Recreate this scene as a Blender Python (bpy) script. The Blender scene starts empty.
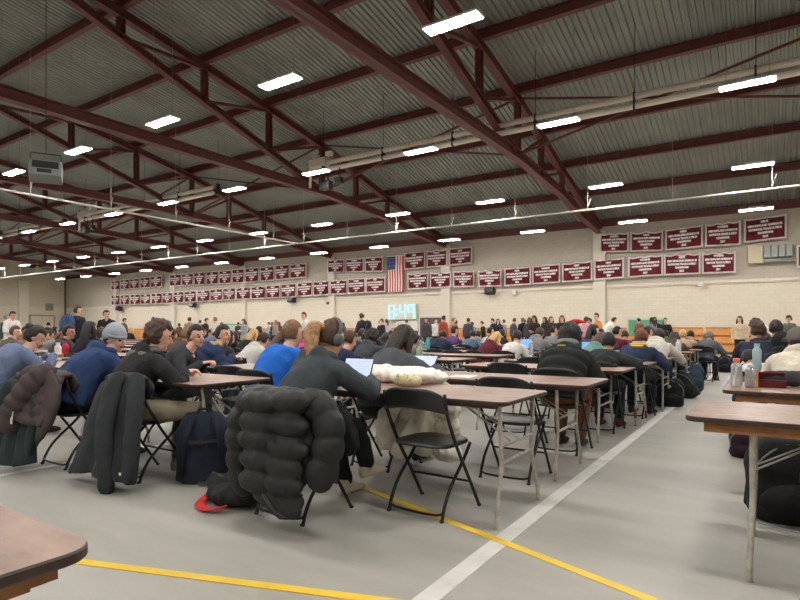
import bpy, bmesh, math, random
from mathutils import Vector, Matrix, noise, Quaternion
R = math.radians
rnd = random.Random(7)
scn = bpy.context.scene
COL = scn.collection
V = Vector

# ------------------------------------------------------------------ camera model
FPX, YAW, HOR, CAMH, YW = 560.0, R(33.4), 330.0, 1.15, 31.0
SY, CY = math.sin(YAW), math.cos(YAW)
def ray(x, y):
    a = (x-400)/FPX
    return (-SY+a*CY, CY+a*SY, (HOR-y)/FPX)
def on_wall(x, y, Y=YW):
    d = ray(x, y); t = Y/d[1]
    return d[0]*t, CAMH+d[2]*t
def on_z(x, y, z=0.0):
    d = ray(x, y); t = (z-CAMH)/d[2]
    return d[0]*t, d[1]*t
def x_at(px, Y):
    d = ray(px, 0); return d[0]/d[1]*Y
def to_px(X, Y):
    t = -X*SY+Y*CY
    return (400+FPX*(X*CY+Y*SY)/t, t) if t > .1 else (-999, t)

# ------------------------------------------------------------------ materials
MATS = {}
def mat(name, col, rough=.6, metal=0., emis=None, estr=0., nscale=0., namt=0., bump=0., bscale=60., alpha=1., trans=0., spec=None):
    key = name
    if key in MATS: return MATS[key]
    m = bpy.data.materials.new(name); m.use_nodes = True
    nt = m.node_tree; b = nt.nodes['Principled BSDF']
    c = (col[0], col[1], col[2], 1)
    b.inputs['Base Color'].default_value = c
    b.inputs['Roughness'].default_value = rough
    b.inputs['Metallic'].default_value = metal
    if spec is not None: b.inputs['Specular IOR Level'].default_value = spec
    if trans: b.inputs['Transmission Weight'].default_value = trans
    if emis:
        b.inputs['Emission Color'].default_value = (*emis, 1); b.inputs['Emission Strength'].default_value = estr
    if namt or bump:
        tc = nt.nodes.new('ShaderNodeTexCoord')
    if namt:
        n = nt.nodes.new('ShaderNodeTexNoise'); n.inputs['Scale'].default_value = nscale or 8; n.inputs['Detail'].default_value = 5
        nt.links.new(tc.outputs['Object'], n.inputs['Vector'])
        r = nt.nodes.new('ShaderNodeValToRGB')
        r.color_ramp.elements[0].position = .3; r.color_ramp.elements[1].position = .7
        r.color_ramp.elements[0].color = (*[v*(1-namt) for v in col], 1)
        r.color_ramp.elements[1].color = (*[min(1, v*(1+namt)) for v in col], 1)
        nt.links.new(n.outputs['Fac'], r.inputs['Fac']); nt.links.new(r.outputs['Color'], b.inputs['Base Color'])
    if bump:
        n2 = nt.nodes.new('ShaderNodeTexNoise'); n2.inputs['Scale'].default_value = bscale; n2.inputs['Detail'].default_value = 3
        nt.links.new(tc.outputs['Object'], n2.inputs['Vector'])
        bp = nt.nodes.new('ShaderNodeBump'); bp.inputs['Strength'].default_value = bump; bp.inputs['Distance'].default_value = .01
        nt.links.new(n2.outputs['Fac'], bp.inputs['Height']); nt.links.new(bp.outputs['Normal'], b.inputs['Normal'])
    MATS[key] = m
    return m
def srgb(r, g, b):
    f = lambda v: (v/255/12.92) if v <= 10 else (((v/255)+.055)/1.055)**2.4
    return (f(r), f(g), f(b))
def cloth(name, rgb, rough=.9, bump=.35):
    return mat('cloth_'+name, srgb(*rgb), rough, nscale=9, namt=.12, bump=bump, bscale=45, spec=.2)

M_steel = mat('oxide_red_steel', srgb(102, 54, 50), .55, nscale=3, namt=.15)
M_tube = mat('galvanised_tube', srgb(176, 171, 160), .5, .25, nscale=25, namt=.25)
M_redtube = mat('red_painted_tube', srgb(130, 50, 42), .5)
M_black = mat('black_plastic', srgb(33, 34, 35), .3, nscale=12, namt=.1)
M_blackm = mat('black_painted_tube', srgb(26, 26, 27), .35, .2)
M_wood = mat('table_apron_wood', srgb(150, 100, 58), .6, nscale=14, namt=.2)
M_edge = mat('table_dark_edge', srgb(58, 40, 36), .5, nscale=30, namt=.4)
M_track = mat('track_grey_white', srgb(176, 172, 164), .55)
M_white = mat('white_enamel', srgb(215, 213, 205), .5)
M_pipe = mat('cream_pipe', srgb(222, 212, 198), .5)
M_greyp = mat('grey_plastic', srgb(120, 122, 122), .5)
M_dark = mat('dark_fixture', srgb(35, 33, 33), .6)
M_lens = mat('light_lens', (1, .97, .9), .4, emis=(1, .965, .92), estr=150.0)
M_skin = [mat('skin_light', srgb(216, 170, 145), .55), mat('skin_tan', srgb(190, 140, 112), .55), mat('skin_brown', srgb(125, 85, 64), .55)]
M_eye = mat('eye_dark', srgb(35, 25, 22), .3)
M_lip = mat('lips', srgb(165, 92, 85), .5)
HAIRC = dict(black=srgb(30, 26, 25), brown=srgb(72, 50, 38), dark_brown=srgb(45, 33, 28), auburn=srgb(110, 66, 42), blonde=srgb(200, 160, 105), light_brown=srgb(130, 95, 65), grey=srgb(120, 118, 116))
def hairmat(c):
    return mat('hair_'+c, HAIRC[c], .6, nscale=40, namt=.35, bump=.6, bscale=90)

def table_mat():
    m = bpy.data.materials.new('table_laminate'); m.use_nodes = True
    nt = m.node_tree; b = nt.nodes['Principled BSDF']
    tc = nt.nodes.new('ShaderNodeTexCoord')
    n = nt.nodes.new('ShaderNodeTexNoise'); n.inputs['Scale'].default_value = 2.5; n.inputs['Detail'].default_value = 8; n.inputs['Roughness'].default_value = .65
    mp = nt.nodes.new('ShaderNodeMapping'); mp.inputs['Scale'].default_value = (1, 3, 1)
    nt.links.new(tc.outputs['Object'], mp.inputs['Vector']); nt.links.new(mp.outputs['Vector'], n.inputs['Vector'])
    r = nt.nodes.new('ShaderNodeValToRGB')
    e = r.color_ramp.elements
    e[0].position = .3; e[0].color = (*srgb(106, 76, 62), 1)
    e[1].position = .72; e[1].color = (*srgb(156, 122, 102), 1)
    nt.links.new(n.outputs['Fac'], r.inputs['Fac']); nt.links.new(r.outputs['Color'], b.inputs['Base Color'])
    n2 = nt.nodes.new('ShaderNodeTexNoise'); n2.inputs['Scale'].default_value = 22; n2.inputs['Detail'].default_value = 4
    nt.links.new(tc.outputs['Object'], n2.inputs['Vector'])
    r2 = nt.nodes.new('ShaderNodeMapRange'); r2.inputs['To Min'].default_value = .3; r2.inputs['To Max'].default_value = .5
    nt.links.new(n2.outputs['Fac'], r2.inputs['Value']); nt.links.new(r2.outputs['Result'], b.inputs['Roughness'])
    return m
M_top = table_mat()

# ------------------------------------------------------------------ mesh helpers
def link(name, me, m=None, parent=None, loc=None, rot=None):
    o = bpy.data.objects.new(name, me); COL.objects.link(o)
    if m is not None:
        ms = m if isinstance(m, (list, tuple)) else [m]
        if len(me.materials) == 0:
            for q in ms: me.materials.append(q)
        else:
            for i, q in enumerate(ms):
                if me.materials[i] != q:
                    o.material_slots[i].link = 'OBJECT'; o.material_slots[i].material = q
    if parent: o.parent = parent
    if loc is not None: o.location = loc
    if rot is not None: o.rotation_euler = rot
    return o
def mesh_of(bm, name='m', smooth=False):
    bmesh.ops.recalc_face_normals(bm, faces=bm.faces)
    me = bpy.data.meshes.new(name); bm.to_mesh(me); bm.free()
    if smooth:
        for p in me.polygons: p.use_smooth = True
    return me
def obj(name, bm, m, parent=None, loc=None, rot=None, smooth=False):
    return link(name, mesh_of(bm, name, smooth), m, parent, loc, rot)
def tag(o, label, cat, group=None, kind=None):
    if len(label.split()) > 16: print('LONG', len(label.split()), label)
    o['label'] = label
    if cat: o['category'] = cat
    if group: o['group'] = group
    if kind: o['kind'] = kind
    return o
def empty(name, loc=(0, 0, 0), rz=0.):
    o = bpy.data.objects.new(name, None); COL.objects.link(o); o.empty_display_size = .1
    o.location = loc; o.rotation_euler = (0, 0, rz); return o
def struct(name, bm, m, smooth=False, label=None):
    o = obj(name, bm, m, smooth=smooth); o['kind'] = 'structure'
    if label: o['label'] = label
    return o
def box(bm, c, s, rot=None, bev=0.):
    r = bmesh.ops.create_cube(bm, size=1)
    vs = r['verts']
    bmesh.ops.scale(bm, vec=s, verts=vs)
    if bev:
        es = list({e for v in vs for e in v.link_edges})
        q = bmesh.ops.bevel(bm, geom=es, offset=bev, segments=2, affect='EDGES', profile=.5)
        vs = list({v for f in q['faces'] for v in f.verts} | {v for v in vs if v.is_valid})
        # include whole island
        seen = set(vs); st = list(vs)
        while st:
            v = st.pop()
            for e in v.link_edges:
                w = e.other_vert(v)
                if w not in seen: seen.add(w); st.append(w)
        vs = list(seen)
    if rot is not None: bmesh.ops.rotate(bm, cent=(0, 0, 0), matrix=rot, verts=vs)
    bmesh.ops.translate(bm, vec=c, verts=vs)
    return vs
def beam(bm, a, b, w, h, kind='box'):
    """bar from a to b, w across, h in the upright sense; 'I' for an I-section"""
    a, b = V(a), V(b); d = b-a; L = d.length; d.normalize()
    up = V((0, 0, 1))
    if abs(d.z) > .95: up = V((0, 1, 0))
    s = d.cross(up).normalized(); u = s.cross(d).normalized()
    Mx = Matrix((s, d, u)).transposed()
    c = (a+b)/2
    if kind == 'I':
        t = .03
        box(bm, c+u*(h/2-t/2), (w, L, t), Mx); box(bm, c-u*(h/2-t/2), (w, L, t), Mx); box(bm, c, (t, L, h), Mx)
    else:
        box(bm, c, (w, L, h), Mx)
def tube(bm, pts, r, n=8, cap=True):
    limb(bm, pts, [r]*len(pts), n, round_=False)
def limb(bm, pts, rad, n=10, round_=True, flat=1.0, side=None):
    pts = [V(p) for p in pts]; k = len(pts)
    tans = []
    for i in range(k):
        a = pts[max(i-1, 0)]; b = pts[min(i+1, k-1)]
        t = (b-a); tans.append(t.normalized() if t.length > 1e-6 else V((0, 0, 1)))
    ref = V(side) if side is not None else (V((0, 0, 1)) if abs(tans[0].z) < .9 else V((1, 0, 0)))
    secs = []
    u = (ref-tans[0]*ref.dot(tans[0])).normalized()
    for i in range(k):
        u = (u-tans[i]*u.dot(tans[i])).normalized(); w = tans[i].cross(u)
        secs.append((pts[i], u*rad[i], w*rad[i]*flat))
    if round_:
        r0, r1 = rad[0], rad[-1]
        s0, s1 = secs[0], secs[-1]
        pre = [(s0[0]-tans[0]*r0*.85, s0[1]*.45, s0[2]*.45), (s0[0]-tans[0]*r0*.5, s0[1]*.85, s0[2]*.85)]
        post = [(s1[0]+tans[-1]*r1*.5, s1[1]*.85, s1[2]*.85), (s1[0]+tans[-1]*r1*.85, s1[1]*.45, s1[2]*.45)]
        secs = pre+secs+post
    loft(bm, secs, n)
def loft(bm, secs, n=12):
    rings = []
    for c, u, w in secs:
        rings.append([bm.verts.new(V(c)+V(u)*math.cos(2*math.pi*j/n)+V(w)*math.sin(2*math.pi*j/n)) for j in range(n)])
    for a, b in zip(rings, rings[1:]):
        for j in range(n):
            bm.faces.new((a[j], a[(j+1) % n], b[(j+1) % n], b[j]))
    bm.faces.new(rings[0][::-1]); bm.faces.new(rings[-1])
def ell(bm, c, r, Mx=None, sub=3):
    q = bmesh.ops.create_icosphere(bm, subdivisions=sub, radius=1)['verts']
    bmesh.ops.scale(bm, vec=r, verts=q)
    if Mx is not None: bmesh.ops.transform(bm, matrix=Mx, verts=q)
    bmesh.ops.translate(bm, vec=c, verts=q)
    return q
def fuse(bm, voxel, smooth=2, folds=0., ffreq=9., seed=0.):
    """one closed surface out of overlapping shells"""
    me = bpy.data.meshes.new('tmp'); bmesh.ops.recalc_face_normals(bm, faces=bm.faces); bm.to_mesh(me); bm.free()
    o = bpy.data.objects.new('tmp', me); COL.objects.link(o)
    md = o.modifiers.new('r', 'REMESH'); md.mode = 'VOXEL'; md.voxel_size = voxel; md.use_smooth_shade = True
    if smooth:
        s = o.modifiers.new('s', 'SMOOTH'); s.factor = .5; s.iterations = smooth
    dg = bpy.context.evaluated_depsgraph_get()
    out = bpy.data.meshes.new_from_object(o.evaluated_get(dg))
    bpy.data.objects.remove(o); bpy.data.meshes.remove(me)
    if folds:
        nn = [v.normal.copy() for v in out.vertices]
        for v, q in zip(out.vertices, nn):
            p = v.co*ffreq+V((seed, seed*.7, 0)); p.z *= .6
            f = 1-abs(noise.noise(p))*2.2+noise.noise(p*2.3)*.4
            v.co += q*folds*f
    for p in out.polygons: p.use_smooth = True
    return out
def smoothpath(pts, n=4):
    pts = [V(p) for p in pts]; out = []
    for i in range(len(pts)-1):
        p0 = pts[max(i-1, 0)]; p1 = pts[i]; p2 = pts[i+1]; p3 = pts[min(i+2, len(pts)-1)]
        for j in range(n):
            t = j/n
            out.append(.5*((2*p1)+(p2-p0)*t+(2*p0-5*p1+4*p2-p3)*t*t+(3*p1-p0-3*p2+p3)*t**3))
    out.append(pts[-1]); return out
def copy_tree(root):
    r = root.copy(); COL.objects.link(r)
    for ch in root.children:
        c = ch.copy(); COL.objects.link(c); c.parent = r
        for g in ch.children:
            d = g.copy(); COL.objects.link(d); d.parent = c
    return r

# ------------------------------------------------------------------ shell
XL, XR, YR = -64.0, 9.5, -25.0
PROF = [(31.2, 6.95), (29.2, 7.35), (27.4, 7.88), (24.4, 8.53), (21.7, 9.23), (19.1, 9.92), (16.0, 10.5), (12.9, 11.0), (9.8, 11.45), (6.5, 11.9), (3.0, 12.2)]
def roof_z(y):
    if y < 3: y = 6-y
    for (y0, z0), (y1, z1) in zip(PROF, PROF[1:]):
        if y <= y0 and y >= y1: return z0+(z1-z0)*(y0-y)/(y0-y1)
    return PROF[0][1] if y > 20 else PROF[-1][1]
TRX = [-7.58-9.32*n for n in range(6)]
def build_shell():
    # floor
    m = bpy.data.materials.new('rubber_sports_floor'); m.use_nodes = True
    nt = m.node_tree; b = nt.nodes['Principled BSDF']; tc = nt.nodes.new('ShaderNodeTexCoord')
    n = nt.nodes.new('ShaderNodeTexNoise'); n.inputs['Scale'].default_value = 1.1; n.inputs['Detail'].default_value = 7; n.inputs['Roughness'].default_value = .6
    mp = nt.nodes.new('ShaderNodeMapping'); mp.inputs['Scale'].default_value = (.5, 1.6, 1)
    nt.links.new(tc.outputs['Object'], mp.inputs['Vector']); nt.links.new(mp.outputs['Vector'], n.inputs['Vector'])
    r = nt.nodes.new('ShaderNodeValToRGB'); e = r.color_ramp.elements
    e[0].position = .3; e[0].color = (*srgb(148, 145, 137), 1); e[1].position = .75; e[1].color = (*srgb(174, 171, 162), 1)
    nt.links.new(n.outputs['Fac'], r.inputs['Fac']); nt.links.new(r.outputs['Color'], b.inputs['Base Color'])
    b.inputs['Roughness'].default_value = .5; b.inputs['Specular IOR Level'].default_value = .35
    n2 = nt.nodes.new('ShaderNodeTexNoise'); n2.inputs['Scale'].default_value = 260
    nt.links.new(tc.outputs['Object'], n2.inputs['Vector'])
    bp = nt.nodes.new('ShaderNodeBump'); bp.inputs['Strength'].default_value = .25; bp.inputs['Distance'].default_value = .003
    nt.links.new(n2.outputs['Fac'], bp.inputs['Height']); nt.links.new(bp.outputs['Normal'], b.inputs['Normal'])
    bm = bmesh.new(); box(bm, ((XL+XR)/2, (YW+YR)/2, -.05), (XR-XL, YW-YR, .1)); struct('floor', bm, m)
    # walls: painted concrete block, lighter band below
    def wallmat(name, lo, hi, axis):
        m = bpy.data.materials.new(name); m.use_nodes = True
        nt = m.node_tree; b = nt.nodes['Principled BSDF']; tc = nt.nodes.new('ShaderNodeTexCoord')
        sp = nt.nodes.new('ShaderNodeSeparateXYZ'); nt.links.new(tc.outputs['Object'], sp.inputs[0])
        cb = nt.nodes.new('ShaderNodeCombineXYZ')
        nt.links.new(sp.outputs[axis], cb.inputs[0]); nt.links.new(sp.outputs[2], cb.inputs[1])
        def brick(c):
            k = nt.nodes.new('ShaderNodeTexBrick')
            k.inputs['Scale'].default_value = 1; k.inputs['Brick Width'].default_value = .4; k.inputs['Row Height'].default_value = .2
            k.inputs['Mortar Size'].default_value = .008; k.inputs['Mortar Smooth'].default_value = .3
            k.inputs['Color1'].default_value = (*c, 1); k.inputs['Color2'].default_value = (*[v*.95 for v in c], 1); k.inputs['Mortar'].default_value = (*[v*.82 for v in c], 1)
            nt.links.new(cb.outputs[0], k.inputs['Vector']); return k
        k1, k2 = brick(lo), brick(hi)
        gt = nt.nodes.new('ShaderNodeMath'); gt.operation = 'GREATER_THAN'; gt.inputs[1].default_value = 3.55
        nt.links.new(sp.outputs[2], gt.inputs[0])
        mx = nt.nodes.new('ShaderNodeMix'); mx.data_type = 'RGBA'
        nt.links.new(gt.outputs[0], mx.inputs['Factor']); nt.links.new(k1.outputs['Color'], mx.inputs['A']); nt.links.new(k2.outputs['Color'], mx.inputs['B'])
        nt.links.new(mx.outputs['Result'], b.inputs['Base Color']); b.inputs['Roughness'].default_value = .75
        return m
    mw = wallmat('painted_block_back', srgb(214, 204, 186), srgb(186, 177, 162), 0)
    ms = wallmat('painted_block_side', srgb(206, 196, 172), srgb(196, 186, 164), 1)
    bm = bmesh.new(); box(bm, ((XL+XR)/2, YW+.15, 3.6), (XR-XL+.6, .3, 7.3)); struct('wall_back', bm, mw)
    bm = bmesh.new(); box(bm, ((XL+XR)/2, YR-.15, 3.6), (XR-XL+.6, .3, 7.3)); struct('wall_front', bm, mw)
    for nm, X in (('wall_left', XL-.15), ('wall_right', XR+.15)):
        bm = bmesh.new()
        ys = sorted({31.0, 27.4, 24.4, 21.7, 19.1, 16, 12.9, 9.8, 6.5, 3, -.5, -3.8, -6.9, -10, -13.1, -15.7, -18.4, -21.4, -25.0})
        for s in (-.15, .15):
            lo = [bm.verts.new((X+s, y, 0)) for y in ys]; hi = [bm.verts.new((X+s, y, roof_z(y)+.1)) for y in ys]
            for i in range(len(ys)-1): bm.faces.new((lo[i], lo[i+1], hi[i+1], hi[i]))
        struct(nm, bm, ms)
    # corrugated steel deck, ribs running down the slope
    bm = bmesh.new()
    ys = [p[0] for p in PROF]; ys = ys+[6-y for y in ys[:-1]][::-1]
    prof = []; x = XL; P = .2
    while x < XR:
        prof += [(x, 0), (x+P*.32, 0), (x+P*.45, .062), (x+P*.87, .062)]; x += P
    cols = []
    for y in ys:
        z = roof_z(y); cols.append([bm.verts.new((px, y, z+dz)) for px, dz in prof])
    for a, b_ in zip(cols, cols[1:]):
        for j in range(len(prof)-1): bm.faces.new((a[j], b_[j], b_[j+1], a[j+1]))
    md = mat('galvanised_roof_deck', srgb(146, 150, 144), .55, .25, nscale=.7, namt=.13)
    struct('ceiling', bm, md)
    # purlins along X
    i = 0
    PUR = [31.0-.12, 27.4, 24.4, 21.7, 19.1, 16.0, 12.9, 9.8, 6.5, 3.0, -.5, -3.8, -6.9, -10, -15.7, -21.4]
    for y in PUR:
        i += 1
        bm = bmesh.new(); z = roof_z(y)-.15
        beam(bm, (XL, y, z), (XR, y, z), .2 if y < 30 else .26, .32 if y < 30 else .38, 'I')
        struct('roof_purlin', bm, M_steel, label='long red steel roof purlin under the corrugated deck')
    # trusses along Y
    for n, X in enumerate([1.74]+TRX):
        t = empty('roof_truss', (X, 0, 0)); t['kind'] = 'structure'; t['label'] = 'red steel roof truss running down to the banner wall'
        tp = [(30.9, 6.7)]+[(y, roof_z(y)-.43) for y in (27.4, 24.4, 21.7, 19.1, 16, 12.9, 9.8, 6.5, 3, -.5, -3.8, -6.9, -10, -13.1, -21.4)]+[(-24.9, 6.7)]
        bm = bmesh.new()
        for a, b_ in zip(tp, tp[1:]): beam(bm, (0, a[0], a[1]), (0, b_[0], b_[1]), .26, .28, 'I')
        obj('top_chord', bm, M_steel, t)
        bm = bmesh.new()
        bc = [(30.9, 6.45), (27.3, 6.72), (24.2, 7.15), (19.3, 7.42), (3, 7.42), (-13.3, 7.42), (-18.2, 7.15), (-21.3, 6.7), (-24.9, 6.45)]
        for a, b_ in zip(bc, bc[1:]): beam(bm, (0, a[0], a[1]), (0, b_[0], b_[1]), .3, .34, 'I')
        obj('bottom_chord', bm, M_steel, t)
        for s in (1, -1):
            f = lambda y: y if s > 0 else 6-y
            bm = bmesh.new(); beam(bm, (0, f(18.9), 7.5), (0, f(5.2), 11.7), .24, .24, 'I'); obj('diagonal', bm, M_steel, t)
            dz = lambda y: 7.5+(18.9-y)*(4.2/13.7)
            for y, z0 in ((9.8, dz(9.8)), (12.9, dz(12.9)), (16, dz(16)), (19.2, 7.45), (21.7, 7.3), (24.4, 7.15)):
                bm = bmesh.new(); beam(bm, (0, f(y), z0), (0, f(y), roof_z(y)-.45), .2, .2, 'I'); obj('vertical', bm, M_steel, t)
            for y0, z0, y1 in ((9.8, dz(9.8), 12.9), (12.9, dz(12.9), 16), (16, dz(16), 19.1), (19.3, 7.45, 21.7), (21.8, 7.3, 24.4)):
                bm = bmesh.new(); beam(bm, (0, f(y0), z0), (0, f(y1), roof_z(y1)-.5), .12, .1); obj('web_brace', bm, M_steel, t)
    # sway braces between trusses
    xs = [1.74]+TRX+[XL+.4]
    for a, b_ in zip(xs, xs[1:]):
        for z0, z1 in ((7.45, 9.5), (9.5, 7.45)):
            bm = bmesh.new(); beam(bm, (a, 19.2, z0), (b_, 19.2, z1), .07, .07)
            o = struct('sway_brace', bm, M_steel, label='thin red cross brace between two roof trusses')
    # pilasters on the back wall
    mp_ = mat('pilaster_paint', srgb(208, 200, 184), .75)
    for i, X in enumerate([1.74]+TRX):
        bm = bmesh.new(); box(bm, (X, YW-.12, 3.2), (.62, .24, 6.4)); struct('wall_pilaster', bm, mp_, label='cream concrete pier under a roof truss')
    bm = bmesh.new(); box(bm, ((XL+XR)/2, YW-.04, 3.45), (XR-XL, .06, .05)); box(bm, ((XL+XR)/2, YW-.05, 3.38), (XR-XL, .05, .03))
    o = struct('trim_1', bm, M_pipe)
    bm = bmesh.new(); box(bm, (-64+.05, 3, .06), (.04, 55, .12)); struct('baseboard_left', bm, M_greyp)
    # left wall: door, recess lines, louvre
    bm = bmesh.new(); box(bm, (XL+.05, 28.5, 1.3), (.1, 2.2, 2.6)); box(bm, (XL+.12, 28.5, 1.3), (.04, .04, 2.55)); d = struct('door_1', bm, mat('door_paint', srgb(198, 190, 168), .6))
    bm = bmesh.new(); box(bm, (XL+.06, 28.5, 2.68), (.14, 2.5, .12)); box(bm, (XL+.06, 27.3, 1.3), (.14, .1, 2.6)); box(bm, (XL+.06, 29.7, 1.3), (.14, .1, 2.6)); struct('trim_2', bm, mat('frame_tan', srgb(150, 140, 118), .6))
    bm = bmesh.new()
    box(bm, (XL+.12, 26.7, 3.1), (.24, .9, 6.2)); struct('trim_3', bm, mp_)
    bm = bmesh.new(); tube(bm, [(XL+.3, YW-.3, 0), (XL+.3, YW-.3, 6.5)], .07); struct('trim_4', bm, M_dark)
    g = mat('louvre_grey', srgb(140, 138, 128), .6)
    t = empty('wall_vent', (XL+.1, 29.2, 3.6)); tag(t, 'square grey louvred vent on the far left end wall', 'vent')
    bm = bmesh.new(); box(bm, (0, 0, 0), (.08, .75, .75)); obj('frame', bm, g, t)
    bm = bmesh.new()
    for k in range(7): box(bm, (.06, 0, -.3+k*.1), (.04, .66, .03))
    obj('slat', bm, M_greyp, t)
build_shell()

# floor markings (each strip a thin paint layer)
def strip(name, a, b, w, m, label, top=.002):
    a, b = V((*a, 0)), V((*b, 0)); d = (b-a).normalized(); s = V((-d.y, d.x, 0))*w/2
    bm = bmesh.new(); h = V((0, 0, top))
    q = [a-s, b-s, b+s, a+s]
    lo = [bm.verts.new(p+h*.2) for p in q]; hi = [bm.verts.new(p+h) for p in q]
    bm.faces.new(hi); bm.faces.new(lo[::-1])
    for i in range(4): bm.faces.new((lo[i], lo[(i+1) % 4], hi[(i+1) % 4], hi[i]))
    return struct(name, bm, m, label=label)
M_wl = mat('white_floor_paint', srgb(205, 203, 196), .5, nscale=6, namt=.1)
M_yl = mat('yellow_floor_paint', srgb(226, 190, 52), .5, nscale=6, namt=.08)
strip('floor_line', (-1.225, -4), (-1.21, 24), .10, M_wl, 'white floor line along the aisle')
strip('floor_line', (-5.07, -4), (-5.07, 20), .08, M_wl, 'white floor line at the left')
strip('floor_line', (-10.6, 2), (-10.6, 24), .08, M_wl, 'white floor line far left')
strip('floor_line', (-5.2, .65), (.9, 2.71), .055, M_yl, 'yellow floor line in the left foreground', .004)
strip('floor_line', (-4.6, 3.96), (1.2, 2.045), .055, M_yl, 'yellow floor line crossing the white aisle line', .004)

# ------------------------------------------------------------------ ceiling lights
def make_light():
    t = empty('ceiling_light')
    bm = bmesh.new(); box(bm, (0, 0, .05), (1.2, .34, .05), bev=.01); box(bm, (0, 0, .10), (.5, .14, .06)); obj('housing', bm, M_white, t)
    bm = bmesh.new(); box(bm, (0, 0, .018), (1.14, .29, .012)); obj('lens', bm, M_lens, t)
    return t
ROWS = [(9.6, 7.05), (16.07, 7.13), (21.7, 6.51), (26.7, 5.98)]
ORD = ['first', 'second', 'third', 'fourth', 'fifth', 'sixth', 'seventh', 'eighth', 'ninth', 'tenth', 'eleventh', 'twelfth', 'thirteenth', 'fourteenth', 'fifteenth', 'sixteenth']
L0 = make_light(); first = True
def put_light(x, y, z, label, group):
    global first
    t = L0 if first else copy_tree(L0); first = False
    t.location = (x, y, z)
    tag(t, label, 'ceiling light', group)
    bm = bmesh.new()
    for s in (-.45, .45): tube(bm, [(s, 0, .07), (s, 0, roof_z(y)-z-.02)], .006, 5)
    obj('hanger_wire', bm, M_greyp, t)
RN = ['nearest row', 'second row back', 'third row back', 'row nearest the banner wall']
for ri, (y, z) in enumerate(ROWS):
    k = 0
    for n in range(13):
        X = -.45-4.66*n
        px, tt = to_px(X, y)
        py = HOR-FPX*(z-CAMH)/tt
        vis = -10 < px < 810 and py > -10
        if vis:
            k += 1; lb = '%s glowing ceiling light from the right, %s' % (ORD[k-1], RN[ri])
        else: lb = 'glowing ceiling light out of sight'
        put_light(X, y, z, lb, 'ceiling lights, '+RN[ri] if vis else 'ceiling lights behind the camera')
    put_light(4.07, y, z, 'glowing ceiling light out of sight', 'ceiling lights behind the camera')
for y, z in ((3.0, 7.1), (-3.6, 7.1), (-12, 7.1)):
    for n in range(-1, 7):
        put_light(-.59-4.66*n, y, z, 'glowing ceiling light out of sight', 'ceiling lights behind the camera')

# hanging curtain tracks, double pipe, heater
def track(name, a, b, r, z_h, step, m, label, cat):
    t = empty(name, (0, 0, 0)); tag(t, label, cat)
    a, b = V(a), V(b)
    bm = bmesh.new(); tube(bm, [a, b], r, 8); obj('rail', bm, m, t)
    L = (b-a).length; n = int(L/step); bm = bmesh.new()
    for i in range(n+1):
        p = a+(b-a)*((i+.35)/(n+1)); top = roof_z(p.y)-.1
        tube(bm, [p, (p.x, p.y, p.z+.85)], .013, 6)
        tube(bm, [(p.x, p.y, p.z+.8), (p.x, p.y, top)], .008, 5)
        tube(bm, [p+V((0, 0, .1)), (p.x+.12, p.y, p.z+.45)], .012, 5)
    obj('hanger', bm, m, t)
track('curtain_track', (XL+.3, 22.2, 5.82), (8, 22.2, 5.82), .04, 0, 3.1, M_track, 'long white curtain track hung across the hall', 'curtain track')
track('curtain_track', (-21.1, -6, 5.78), (-21.1, 22.1, 5.78), .04, 0, 3.1, M_track, 'white curtain track running towards the camera on the left', 'curtain track')
for i, (x0, x1, lb) in enumerate(((-15.9, 5.5, 'long double cream pipe hung below the roof on the right'), (-34.5, -22.3, 'double cream pipe hung in the middle of the roof'), (-52, -37, 'double cream pipe hung at the far left of the roof'))):
    t = empty('ceiling_pipe', (0, 17.5, 0)); tag(t, lb, 'pipe')
    for z in (8.0, 7.72):
        bm = bmesh.new(); tube(bm, [(x0, 0, z), (x1, 0, z)], .092, 10); obj('pipe', bm, M_pipe, t, smooth=False)
    bm = bmesh.new()
    for k in range(int((x1-x0)/3)+1):
        X = x0+.6+k*3
        box(bm, (X, 0, 7.86), (.05, .2, .5)); tube(bm, [(X, 0, 8.1), (X, 0, roof_z(17.5)-.05)], .01, 5)
    obj('bracket', bm, M_dark, t)
    bm = bmesh.new()
    box(bm, (x0+.35, 0, 8.05), (.9, .35, .35), bev=.05); box(bm, (x0+.1, .1, 8.35), (.25, .25, .25), bev=.04); box(bm, (x0+.9, 0, 8.35), (.3, .2, .2), bev=.04)
    tube(bm, [(x0-.1, 0, 8.05), (x0-.15, 0, 7.1)], .06)
    obj('motor', bm, M_pipe, t)
    bm = bmesh.new(); box(bm, (x0+.9, -.2, 7.0), (.5, .3, .35), bev=.04); tube(bm, [(x0+.9, -.1, 7.1), (x0+.9, -.05, 7.7)], .03)
    box(bm, (x0+1.5, -.1, 7.15), (.3, .25, .25), bev=.03); tube(bm, [(x0+1.5, -.1, 7.2), (x0+1.5, -.05, 7.7)], .03)
    obj('winch', bm, M_dark, t)
d = ray(46, 172); tt = 15.5
t = empty('unit_heater', (d[0]*tt, d[1]*tt, CAMH+d[2]*tt), R(60)); tag(t, 'grey boxed scoreboard-like heater unit hung at the upper left', 'heater')
bm = bmesh.new(); box(bm, (0, 0, 0), (.78, .4, .5), Matrix.Rotation(R(-25), 3, 'X'), bev=.02); obj('casing', bm, M_greyp, t)
RX = Matrix.Rotation(R(-25), 3, 'X')
bm = bmesh.new(); box(bm, RX@V((.0, -.205, .09)), (.62, .02, .22), RX); box(bm, RX@V((-.02, -.205, -.12)), (.34, .02, .12), RX); obj('grille', bm, M_dark, t)
bm = bmesh.new()
for s in (-.36, .36): tube(bm, [(s, 0, .1), (s, 0, .5)], .015, 6)
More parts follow.
